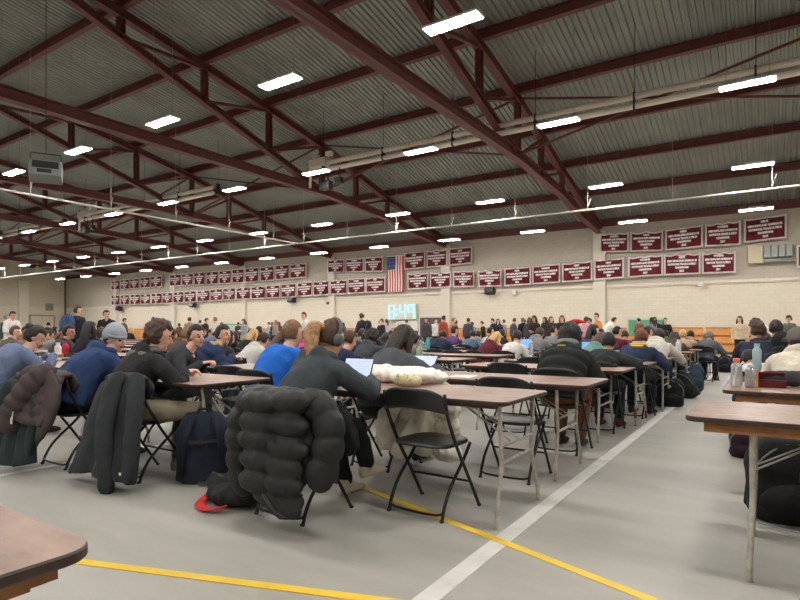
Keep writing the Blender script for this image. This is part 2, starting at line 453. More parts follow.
tube(bm, [(-.36, 0, .5), (.36, 0, .5)], .015, 6); tube(bm, [(0, 0, .5), (0, 0, roof_z(d[1]*tt)-t.location.z)], .01, 6); obj('hanger_frame', bm, M_dark, t)

# ------------------------------------------------------------------ banners
M_maroon = mat('banner_maroon', srgb(132, 40, 50), .8, nscale=3, namt=.12)
M_bw = mat('banner_white', srgb(238, 230, 226), .8)
SPORTS = [('MEN\'S', 'OUTDOOR TRACK & FIELD', '2013'), ('WOMEN\'S', 'INDOOR TRACK & FIELD', '2011'), ('MEN\'S', 'CROSS COUNTRY', '2010'), ('MEN\'S', 'INDOOR TRACK & FIELD', '2015'), ('WOMEN\'S', 'OUTDOOR TRACK & FIELD', '2017')]
TXT = []
for s in SPORTS:
    cu = bpy.data.curves.new('txt', 'FONT'); cu.body = s[0]+'\nNEW ENGLAND DIVISION III\n'+s[1]+'\nCHAMPIONS\n'+s[2]
    cu.align_x = 'CENTER'; cu.align_y = 'CENTER'; cu.size = .125; cu.offset = .010; cu.extrude = .004; cu.resolution_u = 2; cu.space_line = 1.35
    o = bpy.data.objects.new('txt', cu); COL.objects.link(o); o.rotation_euler = (R(90), 0, 0)
    dg = bpy.context.evaluated_depsgraph_get(); me = bpy.data.meshes.new_from_object(o.evaluated_get(dg))
    me.transform(Matrix.Rotation(R(90), 4, 'X'))
    w = max(v.co.x for v in me.vertices)-min(v.co.x for v in me.vertices)
    h = max(v.co.z for v in me.vertices)-min(v.co.z for v in me.vertices); cz = (max(v.co.z for v in me.vertices)+min(v.co.z for v in me.vertices))/2
    me.transform(Matrix.Translation((0, 0, -cz))); me.transform(Matrix.Diagonal((1/w, 1, 1/h, 1)))
    me.materials.clear(); me.materials.append(M_bw); TXT.append(me); bpy.data.objects.remove(o)
bcount = 0
def banner(xa, xb, yta, ytb, yba, ybb, label, group):
    """corners read off the wall: left/right x, top y at a and b, bottom y at a and b"""
    global bcount
    Y = YW-.32
    X0, zt0 = on_wall(xa, yta, Y); X1, zt1 = on_wall(xb, ytb, Y); _, zb0 = on_wall(xa, yba, Y); _, zb1 = on_wall(xb, ybb, Y)
    W = X1-X0; zm = (zt0+zt1+zb0+zb1)/4; H = ((zt0-zb0)+(zt1-zb1))/2
    t = empty('championship_banner', ((X0+X1)/2, Y, zm)); tag(t, label, 'banner', group)
    sag = rnd.choice([0.02, .03, .06, .09, .02]); ph = rnd.uniform(0, 6); nw = rnd.choice([2, 3])
    bd = .085
    us = [0, bd/W]+[bd/W+(1-2*bd/W)*i/12 for i in range(1, 12)]+[1-bd/W, 1]
    vs = [0, bd/H]+[bd/H+(1-2*bd/H)*i/6 for i in range(1, 6)]+[1-bd/H, 1]
    bm = bmesh.new(); g = []
    for v in vs:
        row = []
        for u in us:
            zt = zt0+(zt1-zt0)*u-sag*abs(math.sin(math.pi*u*nw))*v; zb = zb0+(zb1-zb0)*u
            z = zb+(zt-zb)*v-zm
            y = .03*math.sin(u*9+ph)*(1.2-v)+.02*math.sin(u*23+ph*2)
            row.append(bm.verts.new((X0+W*u-(X0+X1)/2, y, z)))
        g.append(row)
    for j in range(len(vs)-1):
        for i in range(len(us)-1):
            f = bm.faces.new((g[j][i], g[j][i+1], g[j+1][i+1], g[j+1][i]))
            f.material_index = 1 if (i in (0, len(us)-2) or j in (0, len(vs)-2)) else 0
    bmesh.ops.solidify(bm, geom=bm.faces[:], thickness=.006)
    obj('cloth', bm, [M_maroon, M_bw], t)
    me = TXT[bcount % len(TXT)]; bcount += 1
    o = link('lettering', me, None, t, (0, -.055, -.01)); o.scale = (W*.80, 1, H*.72); o.rotation_euler = (0, -math.atan2(((zt1+zb1)-(zt0+zb0))/2, W), 0)
    # cord up to the wall line
def brow(edges, tops, bots, name, group):
    """edges: (x0,x1) list; tops/bots: (x,y) control points"""
    def ip(c, x):
        if x <= c[0][0]: (xa, ya), (xb, yb) = c[0], c[1]
        else:
            for (xa, ya), (xb, yb) in zip(c, c[1:]):
                if x <= xb: break
        return ya+(yb-ya)*(x-xa)/(xb-xa)
    n = len(edges)
    for i, (a, b) in enumerate(edges):
        w = ORD[i]+' from the left' if n > 1 else 'hanging alone'
        banner(a, b, ip(tops, a), ip(tops, b), ip(bots, a), ip(bots, b), 'white-edged maroon championship banner, %s %s' % (w, name), group)
def splitrun(xs, gap=.6): return [(a, b-gap) for a, b in zip(xs, xs[1:])]
G = 'championship banners on the back wall'
brow(splitrun([111, 120.2, 129.8, 140, 150.5, 162.5]), [(111, 280.5), (162, 275)], [(111, 290.5), (162, 287)], 'in the far left upper run', G)
brow(splitrun([170, 181.7, 194, 206, 218.8, 232, 244.8, 259.8, 275, 290, 307]), [(170, 274.5), (245, 268), (307, 262)], [(170, 286.5), (245, 283), (307, 277.5)], 'in the left upper run', G)
brow([(327.3, 344.3), (345.3, 363.7), (364.4, 383)], [(327, 259.5), (383, 256)], [(327, 273), (383, 271.7)], 'in the upper run left of the flag', G)
brow([(404, 425.2), (426.5, 447.3), (448.8, 472.2)], [(404, 253), (425, 250.5), (472, 246)], [(404, 270), (472, 263.7)], 'in the upper run right of the flag', G)
brow([(599.5, 629), (630, 663), (665, 703), (705, 741), (743.8, 787)], [(599, 233.5), (663, 230), (703, 224.5), (744, 219.5), (787, 213.5)], [(599, 252.7), (663, 251), (703, 247), (741, 245), (744, 243), (787, 238)], 'in the upper run at the right', G)
brow(splitrun([111, 120, 130, 140.7, 151.3, 162.3, 173.3, 184.7, 197, 210, 223.5]), [(111, 295), (162, 292.5), (223, 288)], [(111, 305.5), (162, 304), (223, 300.5)], 'in the far left lower run', G)
brow(splitrun([223.5, 236.3, 250.9, 265.7, 280.8, 297, 313, 330, 348, 366, 385.5]), [(223, 288), (280, 284), (312, 281), (385, 276)], [(223, 300.5), (280, 298), (312, 296), (385, 292)], 'in the lower run left of the clock', G)
brow([(407.5, 428.2), (430, 451.2), (452.8, 474.3), (478, 501.5), (504, 531), (532, 560.3), (562, 592.5), (594, 624), (628, 663), (663.7, 700.7), (701.7, 736)],
     [(407, 273), (428, 272), (452, 271), (478, 270.3), (501, 268.5), (531, 266), (592, 260), (663, 254), (736, 250.5)],
     [(407, 289.7), (452, 287.3), (501, 286.5), (560, 282.7), (624, 278), (663, 275.5), (736, 272.7)], 'in the lower run at the right', G)
brow([(796.5, 840)], [(796, 245), (840, 240)], [(796, 268), (840, 265)], 'at the right edge of the photo', G)
# flag
def wpt(px, py, Y=YW-.3):
    X, z = on_wall(px, py, Y); return V((X, Y, z))
a, b = wpt(387, 257), wpt(403.3, 291.5)
t = empty('national_flag', ((a.x+b.x)/2, YW-.3, (a.z+b.z)/2)); tag(t, 'striped flag with blue starred field hanging vertically on the wall', 'flag')
FW, FH = b.x-a.x, a.z-b.z
fm = [mat('flag_red', srgb(178, 62, 62), .8), mat('flag_white', srgb(225, 208, 200), .8), mat('flag_blue', srgb(58, 74, 120), .8)]
bm = bmesh.new()
for i in range(13):
    for j in range(8):
        c = (-FW/2+FW*(i+.5)/13, .02*math.sin(j), -FH/2+FH*(j+.5)/8)
        vs = box(bm, c, (FW/13, .012, FH/8))
        idx = 2 if (i < 7 and j >= 5) else (i % 2)
        for f in {f for v in vs for f in v.link_faces}: f.material_index = idx
obj('cloth', bm, fm, t)
bm = bmesh.new()
for i in range(6):
    for j in range(5):
        bmesh.ops.create_circle(bm, cap_ends=True, segments=5, radius=.018, matrix=Matrix.Translation((-FW/2+.09+i*FW/13*1.15, -.03, FH/2-.15-j*.24))@Matrix.Rotation(R(90), 4, 'X'))
obj('star_field', bm, fm[1], t)
bm = bmesh.new(); tube(bm, [(-FW/2-.1, 0, FH/2+.03), (FW/2+.1, 0, FH/2+.03)], .025); obj('rod', bm, M_white, t)
# clock digits
M_led = mat('clock_cyan', srgb(120, 215, 235), .5, emis=srgb(110, 210, 235), estr=1.6)
cz0, cz1 = wpt(402, 318.3, 30.6).z, wpt(402, 305.3, 30.6).z
t = empty('digital_clock', (0, 30.6, 0)); tag(t, 'pale blue digital clock figures reading 8:49', 'clock')
SEG = {'8': 'abcdefg', '4': 'fgbc', '9': 'abcdfg'}
for ch, (pa, pb) in (('8', (389.2, 394.4)), (':', (396.2, 398.2)), ('4', (400, 405.2)), ('9', (408.6, 414))):
    x0, x1 = wpt(pa, 310, 30.6).x, wpt(pb, 310, 30.6).x
    bm = bmesh.new(); zm = (cz0+cz1)/2; w = .055
    if ch == ':':
        for z in (cz0+.25, cz1-.25): box(bm, ((x0+x1)/2, 0, z), (.1, .04, .1))
        obj('colon', bm, M_led, t)
    else:
        S = dict(a=((x0, cz1), (x1, cz1)), b=((x1, cz1), (x1, zm)), c=((x1, zm), (x1, cz0)), d=((x0, cz0), (x1, cz0)), e=((x0, zm), (x0, cz0)), f=((x0, cz1), (x0, zm)), g=((x0, zm), (x1, zm)))
        for s in SEG[ch]:
            if ch == '9' and s == 'd': continue
            (ax, az), (bx, bz) = S[s]
            box(bm, ((ax+bx)/2, 0, (az+bz)/2), (abs(bx-ax)+w, .04, abs(bz-az)+w))
        obj('digit', bm, M_led, t)
bm = bmesh.new(); box(bm, ((wpt(389, 310).x+wpt(415, 310).x)/2, .2, (cz0+cz1)/2), (wpt(415, 310).x-wpt(389, 310).x+.2, .36, cz1-cz0+.15)); obj('casing', bm, mat('clock_casing', srgb(208, 200, 184), .7), t)
# speakers on the wall
for i, (px, py, s, w) in enumerate(((119, 308.5, .55, 'furthest left'), (193, 305, .5, 'second from the left'), (291.5, 300, .5, 'left of the clock'), (490, 291, .5, 'right of the clock'))):
    X, z = on_wall(px, py, 30.6)
    t = empty('wall_speaker', (X, 30.6, z)); tag(t, 'small black wall speaker under the banners, '+w, 'speaker', 'wall speakers')
    bm = bmesh.new(); box(bm, (0, 0, 0), (s*1.15, .4, s*.75), Matrix.Rotation(R(-15), 3, 'X'), bev=.04); obj('cabinet', bm, M_dark, t)
    bm = bmesh.new(); tube(bm, [(0, .1, 0), (0, .38, .15)], .03); obj('bracket', bm, M_blackm, t)
    bm = bmesh.new(); box(bm, (0, -.21, .05), (s*.95, .02, s*.55), Matrix.Rotation(R(-15), 3, 'X')); obj('grille', bm, M_black, t)
# electrical boxes
t = empty('electrical_panel', (0, 30.7, 0)); tag(t, 'beige cabinet and four grey switch boxes on the wall at the right', 'electrical panel')
a, b = wpt(748, 246, 30.7), wpt(763, 263, 30.7)
bm = bmesh.new(); box(bm, ((a.x+b.x)/2, 0, (a.z+b.z)/2), (b.x-a.x, .25, a.z-b.z), bev=.02); obj('cabinet', bm, mat('beige_metal', srgb(190, 178, 152), .6), t)
for k in range(4):
    a, b = wpt(764.3+k*7.3, 245.5-k*.5, 30.7), wpt(770.5+k*7.3, 257.5-k*.5, 30.7)
    bm = bmesh.new(); box(bm, ((a.x+b.x)/2, 0, (a.z+b.z)/2), (b.x-a.x, .2, a.z-b.z), bev=.015); obj('switch_box', bm, mat('grey_metal_box', srgb(148, 152, 146), .5), t)
a, b = wpt(764, 259, 30.7), wpt(794, 261.5, 30.7)
bm = bmesh.new(); box(bm, ((a.x+b.x)/2, 0, (a.z+b.z)/2), (b.x-a.x, .15, .14)); obj('trunking', bm, M_greyp, t)
# small horn/camera dots on wall
for px, py, lb, c in ((514, 293, 'small white wall camera left of the right windows run', M_white), (328, 303, 'small red fire alarm on the wall', mat('alarm_red', srgb(150, 50, 45), .5)), (701, 285, 'small white wall box above the bleacher', M_white)):
    X, z = on_wall(px, py, 30.75); bm = bmesh.new(); box(bm, (0, 0, 0), (.22, .16, .2), bev=.03); box(bm, (0, .12, .08), (.1, .14, .1))
    lb = {514: 'small white camera on the wall right of the centre speaker', 328: 'small red alarm bell on the wall left of the clock', 701: 'small white junction box on the wall below the right banners'}[px]
    tag(obj('wall_camera' if px == 514 else ('fire_alarm' if px == 328 else 'junction_box'), bm, c, loc=(X, 30.75, z)), lb, 'wall fitting')
# green board, dark screen, whiteboard
def board(name, px0, px1, py0, py1, Y, face, frame, label, cat):
    a, b = wpt(px0, py0, Y), wpt(px1, py1, Y); W, H = b.x-a.x, a.z-b.z
    t = empty(name, ((a.x+b.x)/2, Y, (a.z+b.z)/2)); tag(t, label, cat)
    bm = bmesh.new(); box(bm, (0, 0, 0), (W-.1, .04, H-.1)); obj('panel', bm, face, t)
    bm = bmesh.new()
    for s in (-1, 1): box(bm, (s*(W/2-.04), -.01, 0), (.08, .08, H)); box(bm, (0, -.01, s*(H/2-.04)), (W, .08, .08))
    obj('frame', bm, frame, t)
M_green = mat('board_green', srgb(88, 148, 112), .6, nscale=1.5, namt=.15)
board('green_board', 627, 665.5, 318.5, 345, 30.5, M_green, mat('pale_green_trim', srgb(175, 200, 175), .6), 'green board with pale frame behind the crowd at the right', 'board')
board('green_board', 222, 242, 324, 345, 30.5, mat('pale_grey_green', srgb(178, 186, 170), .6), M_green, 'pale board with green frame on the wall at the left', 'board')
board('display_screen', 419, 443, 316.5, 345, 29.5, mat('screen_dark', srgb(70, 66, 66), .5), mat('screen_frame', srgb(195, 190, 182), .6), 'dark display board behind the standing group below the clock', 'screen')
board('whiteboard', 396, 417.5, 321, 348, 29.5, mat('whiteboard_face', srgb(200, 196, 186), .5), M_white, 'large pale whiteboard standing under the clock', 'whiteboard')
# wooden bleachers along the wall, one bank per bay
M_or = mat('bleacher_orange_wood', srgb(206, 146, 78), .55, nscale=4, namt=.12)
M_or2 = mat('bleacher_edge_wood', srgb(170, 105, 50), .6, nscale=4, namt=.12)
bx = [6.0, -2.6]+[x for x in (-7.9, -17.2, -26.5, -35.9, -45.2, -54.5)]+[-63]
bl = ['right of the aisle', 'nearest the aisle', 'second bay from the aisle', 'below the clock', 'left of the clock', 'fourth bay from the right', 'fifth bay from the right', 'furthest left']
for i, (a, b) in enumerate(zip(bx, bx[1:])):
    t = empty('bleacher', ((a+b)/2, 30.2, 0)); tag(t, 'folded orange wooden bleacher bank against the wall, '+bl[i], 'bleacher', 'bleachers along the back wall')
    W = a-b-.12
    for k in range(3):
        bm = bmesh.new(); box(bm, (0, k*.17, .3+k*.39), (W, .06, .34), bev=.01); obj('riser_board', bm, M_or, t)
        bm = bmesh.new(); box(bm, (0, .06+k*.17, .475+k*.39), (W, .24, .035)); obj('seat_board', bm, M_or2, t)
    bm = bmesh.new()
    for s in (-1, 0, 1): box(bm, (s*(W/2-.2), .3, .06), (.1, .5, .12)); box(bm, (s*(W/2-.2), .5, .55), (.08, .08, 1.0))
    obj('support', bm, M_dark, t)

# ------------------------------------------------------------------ tables and chairs
def rounded_plate(bm, w, d, t, r, z, seg=6, mi_top=0, mi_side=1):
    pts = []
    for cx, cy, a0 in ((w/2-r, d/2-r, 0), (-w/2+r, d/2-r, 90), (-w/2+r, -d/2+r, 180), (w/2-r, -d/2+r, 270)):
        for i in range(seg+1):
            a = R(a0+90*i/seg); pts.append((cx+r*math.cos(a), cy+r*math.sin(a)))
    rings = []
    for dz, s in ((0, -.004), (.004, 0), (t-.004, 0), (t, -.004)):
        rings.append([bm.verts.new((x*(1+s), y*(1+s), z-t+dz)) for x, y in pts])
    n = len(pts)
    for a, b in zip(rings, rings[1:]):
        for j in range(n):
            f = bm.faces.new((a[j], a[(j+1) % n], b[(j+1) % n], b[j])); f.material_index = mi_side
    f = bm.faces.new(rings[-1]); f.material_index = mi_top
    f = bm.faces.new(rings[0][::-1]); f.material_index = mi_side
TW, TD = 1.83, .76
M_apron = mat('table_apron_dark', srgb(84, 58, 46), .6, nscale=14, namt=.2)
def make_table(inset=.07, red=False, wood=False):
    t = empty('folding_table')
    bm = bmesh.new(); rounded_plate(bm, TW, TD, .024, .06, .74); obj('tabletop', bm, [M_top, M_edge], t)
    bm = bmesh.new()
    for s in (-1, 1):
        q = .048 if wood else .024
        box(bm, (0, s*(TD/2-.05), .716-q/2), (TW-.16, .022, q)); box(bm, (s*(TW/2-.09), 0, .716-q/2), (.022, TD-.12, q))
    obj('apron', bm, M_wood if wood else M_apron, t)
    for sx in (-1, 1):
        X = sx*(TW/2-inset-.05)
        for sy in (-1, 1):
            yt, yb = sy*.28, sy*.335
            bm = bmesh.new(); tube(bm, smoothpath([(X, yt, .715), (X, yt*.93, .48), (X, yt*.9, .34), (X+sx*.01, yb, .1), (X+sx*.01, yb*1.02, .0)], 4), .0135, 8)
            lg = obj('leg', bm, M_tube, t, smooth=True)
            if red:
                bm = bmesh.new(); tube(bm, [(X+sx*.006, yb*.97, .2), (X+sx*.01, yb, .1), (X+sx*.01, yb*1.02, .002)], .0145, 8); obj('leg_paint_band', bm, M_redtube, lg)
        bm = bmesh.new(); tube(bm, [(X, -.245, .36), (X, .245, .36)], .011, 6); obj('crossbar', bm, M_tube, t)
        bm = bmesh.new(); beam(bm, (X, .06, .45), (X-sx*.42, .03, .70), .02, .006); beam(bm, (X, -.06, .45), (X-sx*.42, -.03, .70), .02, .006)
        tube(bm, [(X, -.25, .46), (X, .25, .46)], .009, 6)
        obj('folding_brace', bm, M_tube, t)
    return t
TAB = {'w': make_table(.225, wood=True), 'a': make_table(.03), 'b': make_table(.2), 'r': make_table(.1, True)}; TUSED = set()
def table(xr, yn, label, proto='a', group='brown folding tables', rz=0., left=None):
    t = TAB[proto] if proto not in TUSED else copy_tree(TAB[proto]); TUSED.add(proto)
    cx = (left+TW/2) if left is not None else xr-TW/2
    t.location = (cx, yn+TD/2, 0); t.rotation_euler = (0, 0, rz); tag(t, label, 'table', group)
    return t
def make_chair():
    t = empty('folding_chair')
    bm = bmesh.new()
    # seat shell: rounded, slightly dished
    n = 28; prof = []
    for ring, (s, z) in enumerate(((1.0, .432), (1.0, .445), (.96, .452), (.75, .446), (.4, .441), (.01, .44))):
        r = []
        for i in range(n):
            a = 2*math.pi*i/n; c, q = math.cos(a), math.sin(a)
            e = .55
            x = .205*math.copysign(abs(c)**e, c)*s*(1-.07*q); y = .2*math.copysign(abs(q)**e, q)*s+.01
            r.append(bm.verts.new((x, y, z)))
        prof.append(r)
    for a, b in zip(prof, prof[1:]):
        for i in range(n): bm.faces.new((a[i], a[(i+1) % n], b[(i+1) % n], b[i]))
    bm.faces.new(prof[-1]); bm.faces.new(prof[0][::-1])
    obj('seat', bm, M_black, t, smooth=True)
    # backrest
    bm = bmesh.new(); N = 16; rows = []
    for j in range(7):
        v = j/6; row = []
        for i in range(N+1):
            u = -1+2*i/N
            x = .235*u*(1-.04*v)
            top = .80-.055*abs(u)**4.0; bot = .635+.03*(1-u*u)+.01
            z = bot+(top-bot)*v
            y = -.175-.10*(z-.63)/.17*.4-.045*(1-u*u)
            row.append((x, y, z))
        rows.append(row)
    gf = [[bm.verts.new((x, y, z)) for x, y, z in r] for r in rows]
    gb = [[bm.verts.new((x, y-.018, z)) for x, y, z in r] for r in rows]
    for j in range(6):
        for i in range(N):
            bm.faces.new((gf[j][i], gf[j][i+1], gf[j+1][i+1], gf[j+1][i])); bm.faces.new((gb[j][i], gb[j+1][i], gb[j+1][i+1], gb[j][i+1]))
    for i in range(N):
        bm.faces.new((gf[0][i], gb[0][i], gb[0][i+1], gf[0][i+1])); bm.faces.new((gf[-1][i], gf[-1][i+1], gb[-1][i+1], gb[-1][i]))
    for j in range(6):
        bm.faces.new((gf[j][0], gf[j+1][0], gb[j+1][0], gb[j][0])); bm.faces.new((gf[j][-1], gb[j][-1], gb[j+1][-1], gf[j+1][-1]))
    obj('backrest', bm, M_black, t, smooth=True)
    for s in (-1, 1):
        bm = bmesh.new(); tube(bm, smoothpath([(s*.222, -.215, .77), (s*.222, -.185, .64), (s*.222, -.06, .42), (s*.222, .06, .25), (s*.222, .22, .012)], 3), .011, 8); obj('front_leg', bm, M_blackm, t, smooth=True)
        bm = bmesh.new(); tube(bm, smoothpath([(s*.195, .15, .425), (s*.195, .06, .33), (s*.195, -.1, .19), (s*.195, -.17, .09), (s*.195, -.2, .012)], 3), .011, 8); obj('rear_leg', bm, M_blackm, t, smooth=True)
    bm = bmesh.new(); tube(bm, [(-.222, .1, .19), (.222, .1, .19)], .008, 6); obj('stretcher', bm, M_blackm, t)
    bm = bmesh.new(); tube(bm, smoothpath([(-.195, -.18, .07), (-.15, -.2, .04), (.15, -.2, .04), (.195, -.18, .07)], 3), .008, 6); obj('stretcher', bm, M_blackm, t)
    bm = bmesh.new()
    for sx in (-1, 1):
        ell(bm, (sx*.222, .222, .012), (.017, .017, .012), sub=1); ell(bm, (sx*.195, -.203, .012), (.017, .017, .012), sub=1)
    obj('foot_caps', bm, M_dark, t)
    return t
CH0 = make_chair(); chused = False
def chair(x, y, label, rz=0., group='black folding chairs'):
    global chused
    t = copy_tree(CH0) if chused else CH0; chused = True
    t.location = (x, y, 0); t.rotation_euler = (0, 0, rz); tag(t, label, 'chair', group); return t

# ------------------------------------------------------------------ people
def ik(a, c, l1, l2, pole):
    a, c = V(a), V(c); d = c-a; L = d.length
    if L > (l1+l2)*.995: c = a+d*((l1+l2)*.995/L); d = c-a; L = d.length
    x = (l1*l1-l2*l2+L*L)/(2*L); h = math.sqrt(max(l1*l1-x*x, 0))
    dn = d/L; p = V(pole); p = p-dn*p.dot(dn); p.normalize()
    return a+dn*x+p*h, c
def skel(p):
    s = {}
    sit = p.get('sit', True); z0 = p.get('hip', .525 if sit else .95)
    lean, hun, sl = R(p.get('lean', 15)), R(p.get('hunch', 10)), R(p.get('slean', 0))
    P = [V((0, -.03 if sit else 0, z0))]
    for L, a in ((.17, lean*.6), (.17, lean+hun*.4), (.14, lean+hun)):
        P.append(P[-1]+V((math.sin(sl), math.sin(a), math.cos(a)*math.cos(sl))).normalized()*L)
    s['spine'] = P; s['N'] = P[3]
    dn = (P[3]-P[2]).normalized(); hd = (dn*.45+V((0, 0, 1))*.55+V((0, .12, 0))).normalized()
    s['H'] = P[3]+hd*.17
    tw = R(p.get('twist', 0)); rt = V((math.cos(tw), math.sin(tw), 0)); s['rt'] = rt
    sh = P[3]-dn*.055
    s['SR'] = sh+rt*.165; s['SL'] = sh-rt*.165
    s['hm'] = Matrix.Translation(s['H'])@Matrix.Rotation(R(p.get('hy', 0)), 4, 'Z')@Matrix.Rotation(R(-p.get('hp', 15)), 4, 'X')@Matrix.Rotation(R(p.get('hr_', 0)), 4, 'Y')
    if sit:
        d = dict(hr=(.13, .42, .79), hl=(-.13, .42, .79), kr=(.12, .40, .52), kl=(-.12, .40, .52), fr=(.12, .38, .09), fl=(-.12, .36, .09))
    else:
        d = dict(hr=(.24, .04, .80), hl=(-.24, .04, .80), kr=(.095, .02, .50), kl=(-.095, .03, .50), fr=(.10, -.02, .09), fl=(-.10, .0, .09))
    d.update({k: v for k, v in p.items() if k in d})
    for q in ('r', 'l'):
        S = s['S'+q.upper()]; sx = 1 if q == 'r' else -1
        e, h = ik(S, d['h'+q], .285, .25, p.get('pole'+q, (sx*.7, -.25, -.8)))
        s['E'+q], s['W'+q] = e, h
        s['K'+q] = V(d['k'+q]); s['F'+q] = V(d['f'+q]); s['hip'+q] = P[0]+V((sx*.09, 0.01, -.02))
    return s
def frame3(f, up):
    f = V(f).normalized(); r = f.cross(V(up)).normalized(); u = r.cross(f); return f, r, u
def hand(bm, W, F, pn, sx):
    F, r, u = frame3(F, -V(pn)); pn = -u
    loft(bm, [(W-F*.02, r*.026, pn*.02), (W+F*.02, r*.034, pn*.017), (W+F*.06, r*.041, pn*.014), (W+F*.088, r*.039, pn*.011)], 8)
    for i, L in enumerate((.068, .078, .073, .055)):
        o = sx*(-.031+.0205*i)
        b = W+F*.082+r*o; p1 = b+(F*.93+pn*.3).normalized()*L*.42; p2 = p1+(F*.6+pn*.8).normalized()*L*.33; p3 = p2+(F*.25+pn*.95).normalized()*L*.27
        limb(bm, [b, p1, p2, p3], [.0092, .0088, .008, .0072], 6)
    b = W+F*.022-r*sx*.028
    p1 = b+(F*.6-r*sx*.75).normalized()*.04; p2 = p1+(F*.9-r*sx*.25+pn*.25).normalized()*.032
    limb(bm, [b, p1, p2], [.0125, .0105, .0085], 6)
TORS = [(0, .165, .115), (.16, .158, .118), (.36, .150, .112), (.6, .165, .118), (.8, .178, .108), (.9, .155, .09), (1.0, .075, .065)]
def torso(bm, s, infl, lo=0., hi=1., belly=0., n=18, puff=0, hemdrop=0.):
    sp = smoothpath(s['spine'], 6); rt = s['rt']; secs = []
    N = 26 if puff else 12
    for i in range(N+1):
        f = lo+(hi-lo)*i/N
        q = f*(len(sp)-1); k = min(int(q), len(sp)-2); c = sp[k].lerp(sp[k+1], q-k); t = (sp[k+1]-sp[k]).normalized()
        for (a, x0, y0), (b, x1, y1) in zip(TORS, TORS[1:]):
            if f <= b: break
        g = (f-a)/(b-a); rx, ry = x0+(x1-x0)*g, y0+(y1-y0)*g
        g2 = min(1., max(0., (1-f)*5+.35))
        e = infl*g2
        if puff: e += .022*abs(math.sin(math.pi*f*puff))
        r = (rt-t*rt.dot(t)).normalized(); w = t.cross(r)
        secs.append((c, r*(rx+e), w*(ry+e+belly*(1-abs(f-.3)*2 if abs(f-.3) < .5 else 0))))
    if hemdrop:
        c, u, w = secs[0]; t = (sp[1]-sp[0]).normalized()
        secs.insert(0, (c-t*hemdrop, u*1.03, w*1.05))
    loft(bm, secs, n)
def build_head(bm, hm, sc=.95):
    def E(c, r, sub=3): 
        q = ell(bm, c, r, sub=sub); bmesh.ops.transform(bm, matrix=hm@Matrix.Scale(sc, 4), verts=q)
    E((0, -.008, .025), (.076, .096, .102)); E((0, .022, -.045), (.058, .070, .075)); E((0, .062, -.09), (.028, .028, .026))
    E((0, .058, .02), (.060, .034, .05))
    for s in (-1, 1):
        E((s*.078, -.005, -.01), (.010, .02, .032), 2); E((s*.036, .066, -.03), (.024, .022, .024), 2)
    pts = [hm@(V(p)*sc) for p in ((0, .088, .022), (0, .104, -.002), (0, .112, -.022), (0, .092, -.032))]
    limb(bm, pts, [.009, .011, .0145, .011], 8)
def mk_body(s, p, voxel, tee=False):
    bm = bmesh.new(); torso(bm, s, -.012, 0, 1)
    H = s['hm']
    limb(bm, [s['N']-V((0, 0, .06)), s['N'], s['H']-V((0, .0, .05))], [.066, .056, .054], 12)
    build_head(bm, H)
    for q, sx in (('r', 1), ('l', -1)):
        S, E, W = s['S'+q.upper()], s['E'+q], s['W'+q]
        limb(bm, [S, S.lerp(E, .5), E, E.lerp(W, .35), W], [.052, .046, .038, .037, .026], 10)
        limb(bm, [s['hip'+q], s['hip'+q].lerp(s['K'+q], .5), s['K'+q], s['K'+q].lerp(s['F'+q], .35), s['F'+q]], [.08, .068, .052, .052, .035], 10)
        F = s['F'+q]; limb(bm, [F, F+V((0, .10, -.045))], [.034, .026], 8)
    me = fuse(bm, voxel, 2)
    Hi = H.inverted()
    for po in me.polygons:
        c = Hi@po.center/.95
        mi = 0
        if c.y > .05 and abs(c.z) < .12:
            if abs(abs(c.x)-.031) < .014 and abs(c.z-.004) < .0075: mi = 1
            elif abs(abs(c.x)-.033) < .02 and abs(c.z-.028) < .006: mi = 3
            elif abs(c.x) < .024 and abs(c.z+.060) < .0075: mi = 2
        po.material_index = mi
    # hands joined on
    bm = bmesh.new(); bm.from_mesh(me)
    for q, sx in (('r', 1), ('l', -1)):
        E, W = s['E'+q], s['W'+q]; F = (W-E).normalized()
        if p.get('sit', True): F = (F+V((0, .5, 0))); F.z *= .3; pn = V((0, 0, -1))
        else: pn = V((-sx, 0, 0)) if F.z < -.5 else V((0, 0, -1))
        hand(bm, W, F, pn, sx)
    bm.to_mesh(me); bm.free()
    for po in me.polygons: po.use_smooth = True
    return me
SLV = dict(tee=(.066, .064, .058, .05), sweater=(.068, .06, .052, .038), hoodie=(.075, .066, .058, .042), jacket=(.082, .074, .066, .05), puffer=(.09, .082, .075, .058), coat=(.08, .072, .064, .05))
INF = dict(tee=.014, sweater=.018, hoodie=.028, jacket=.038, puffer=.048, coat=.036)
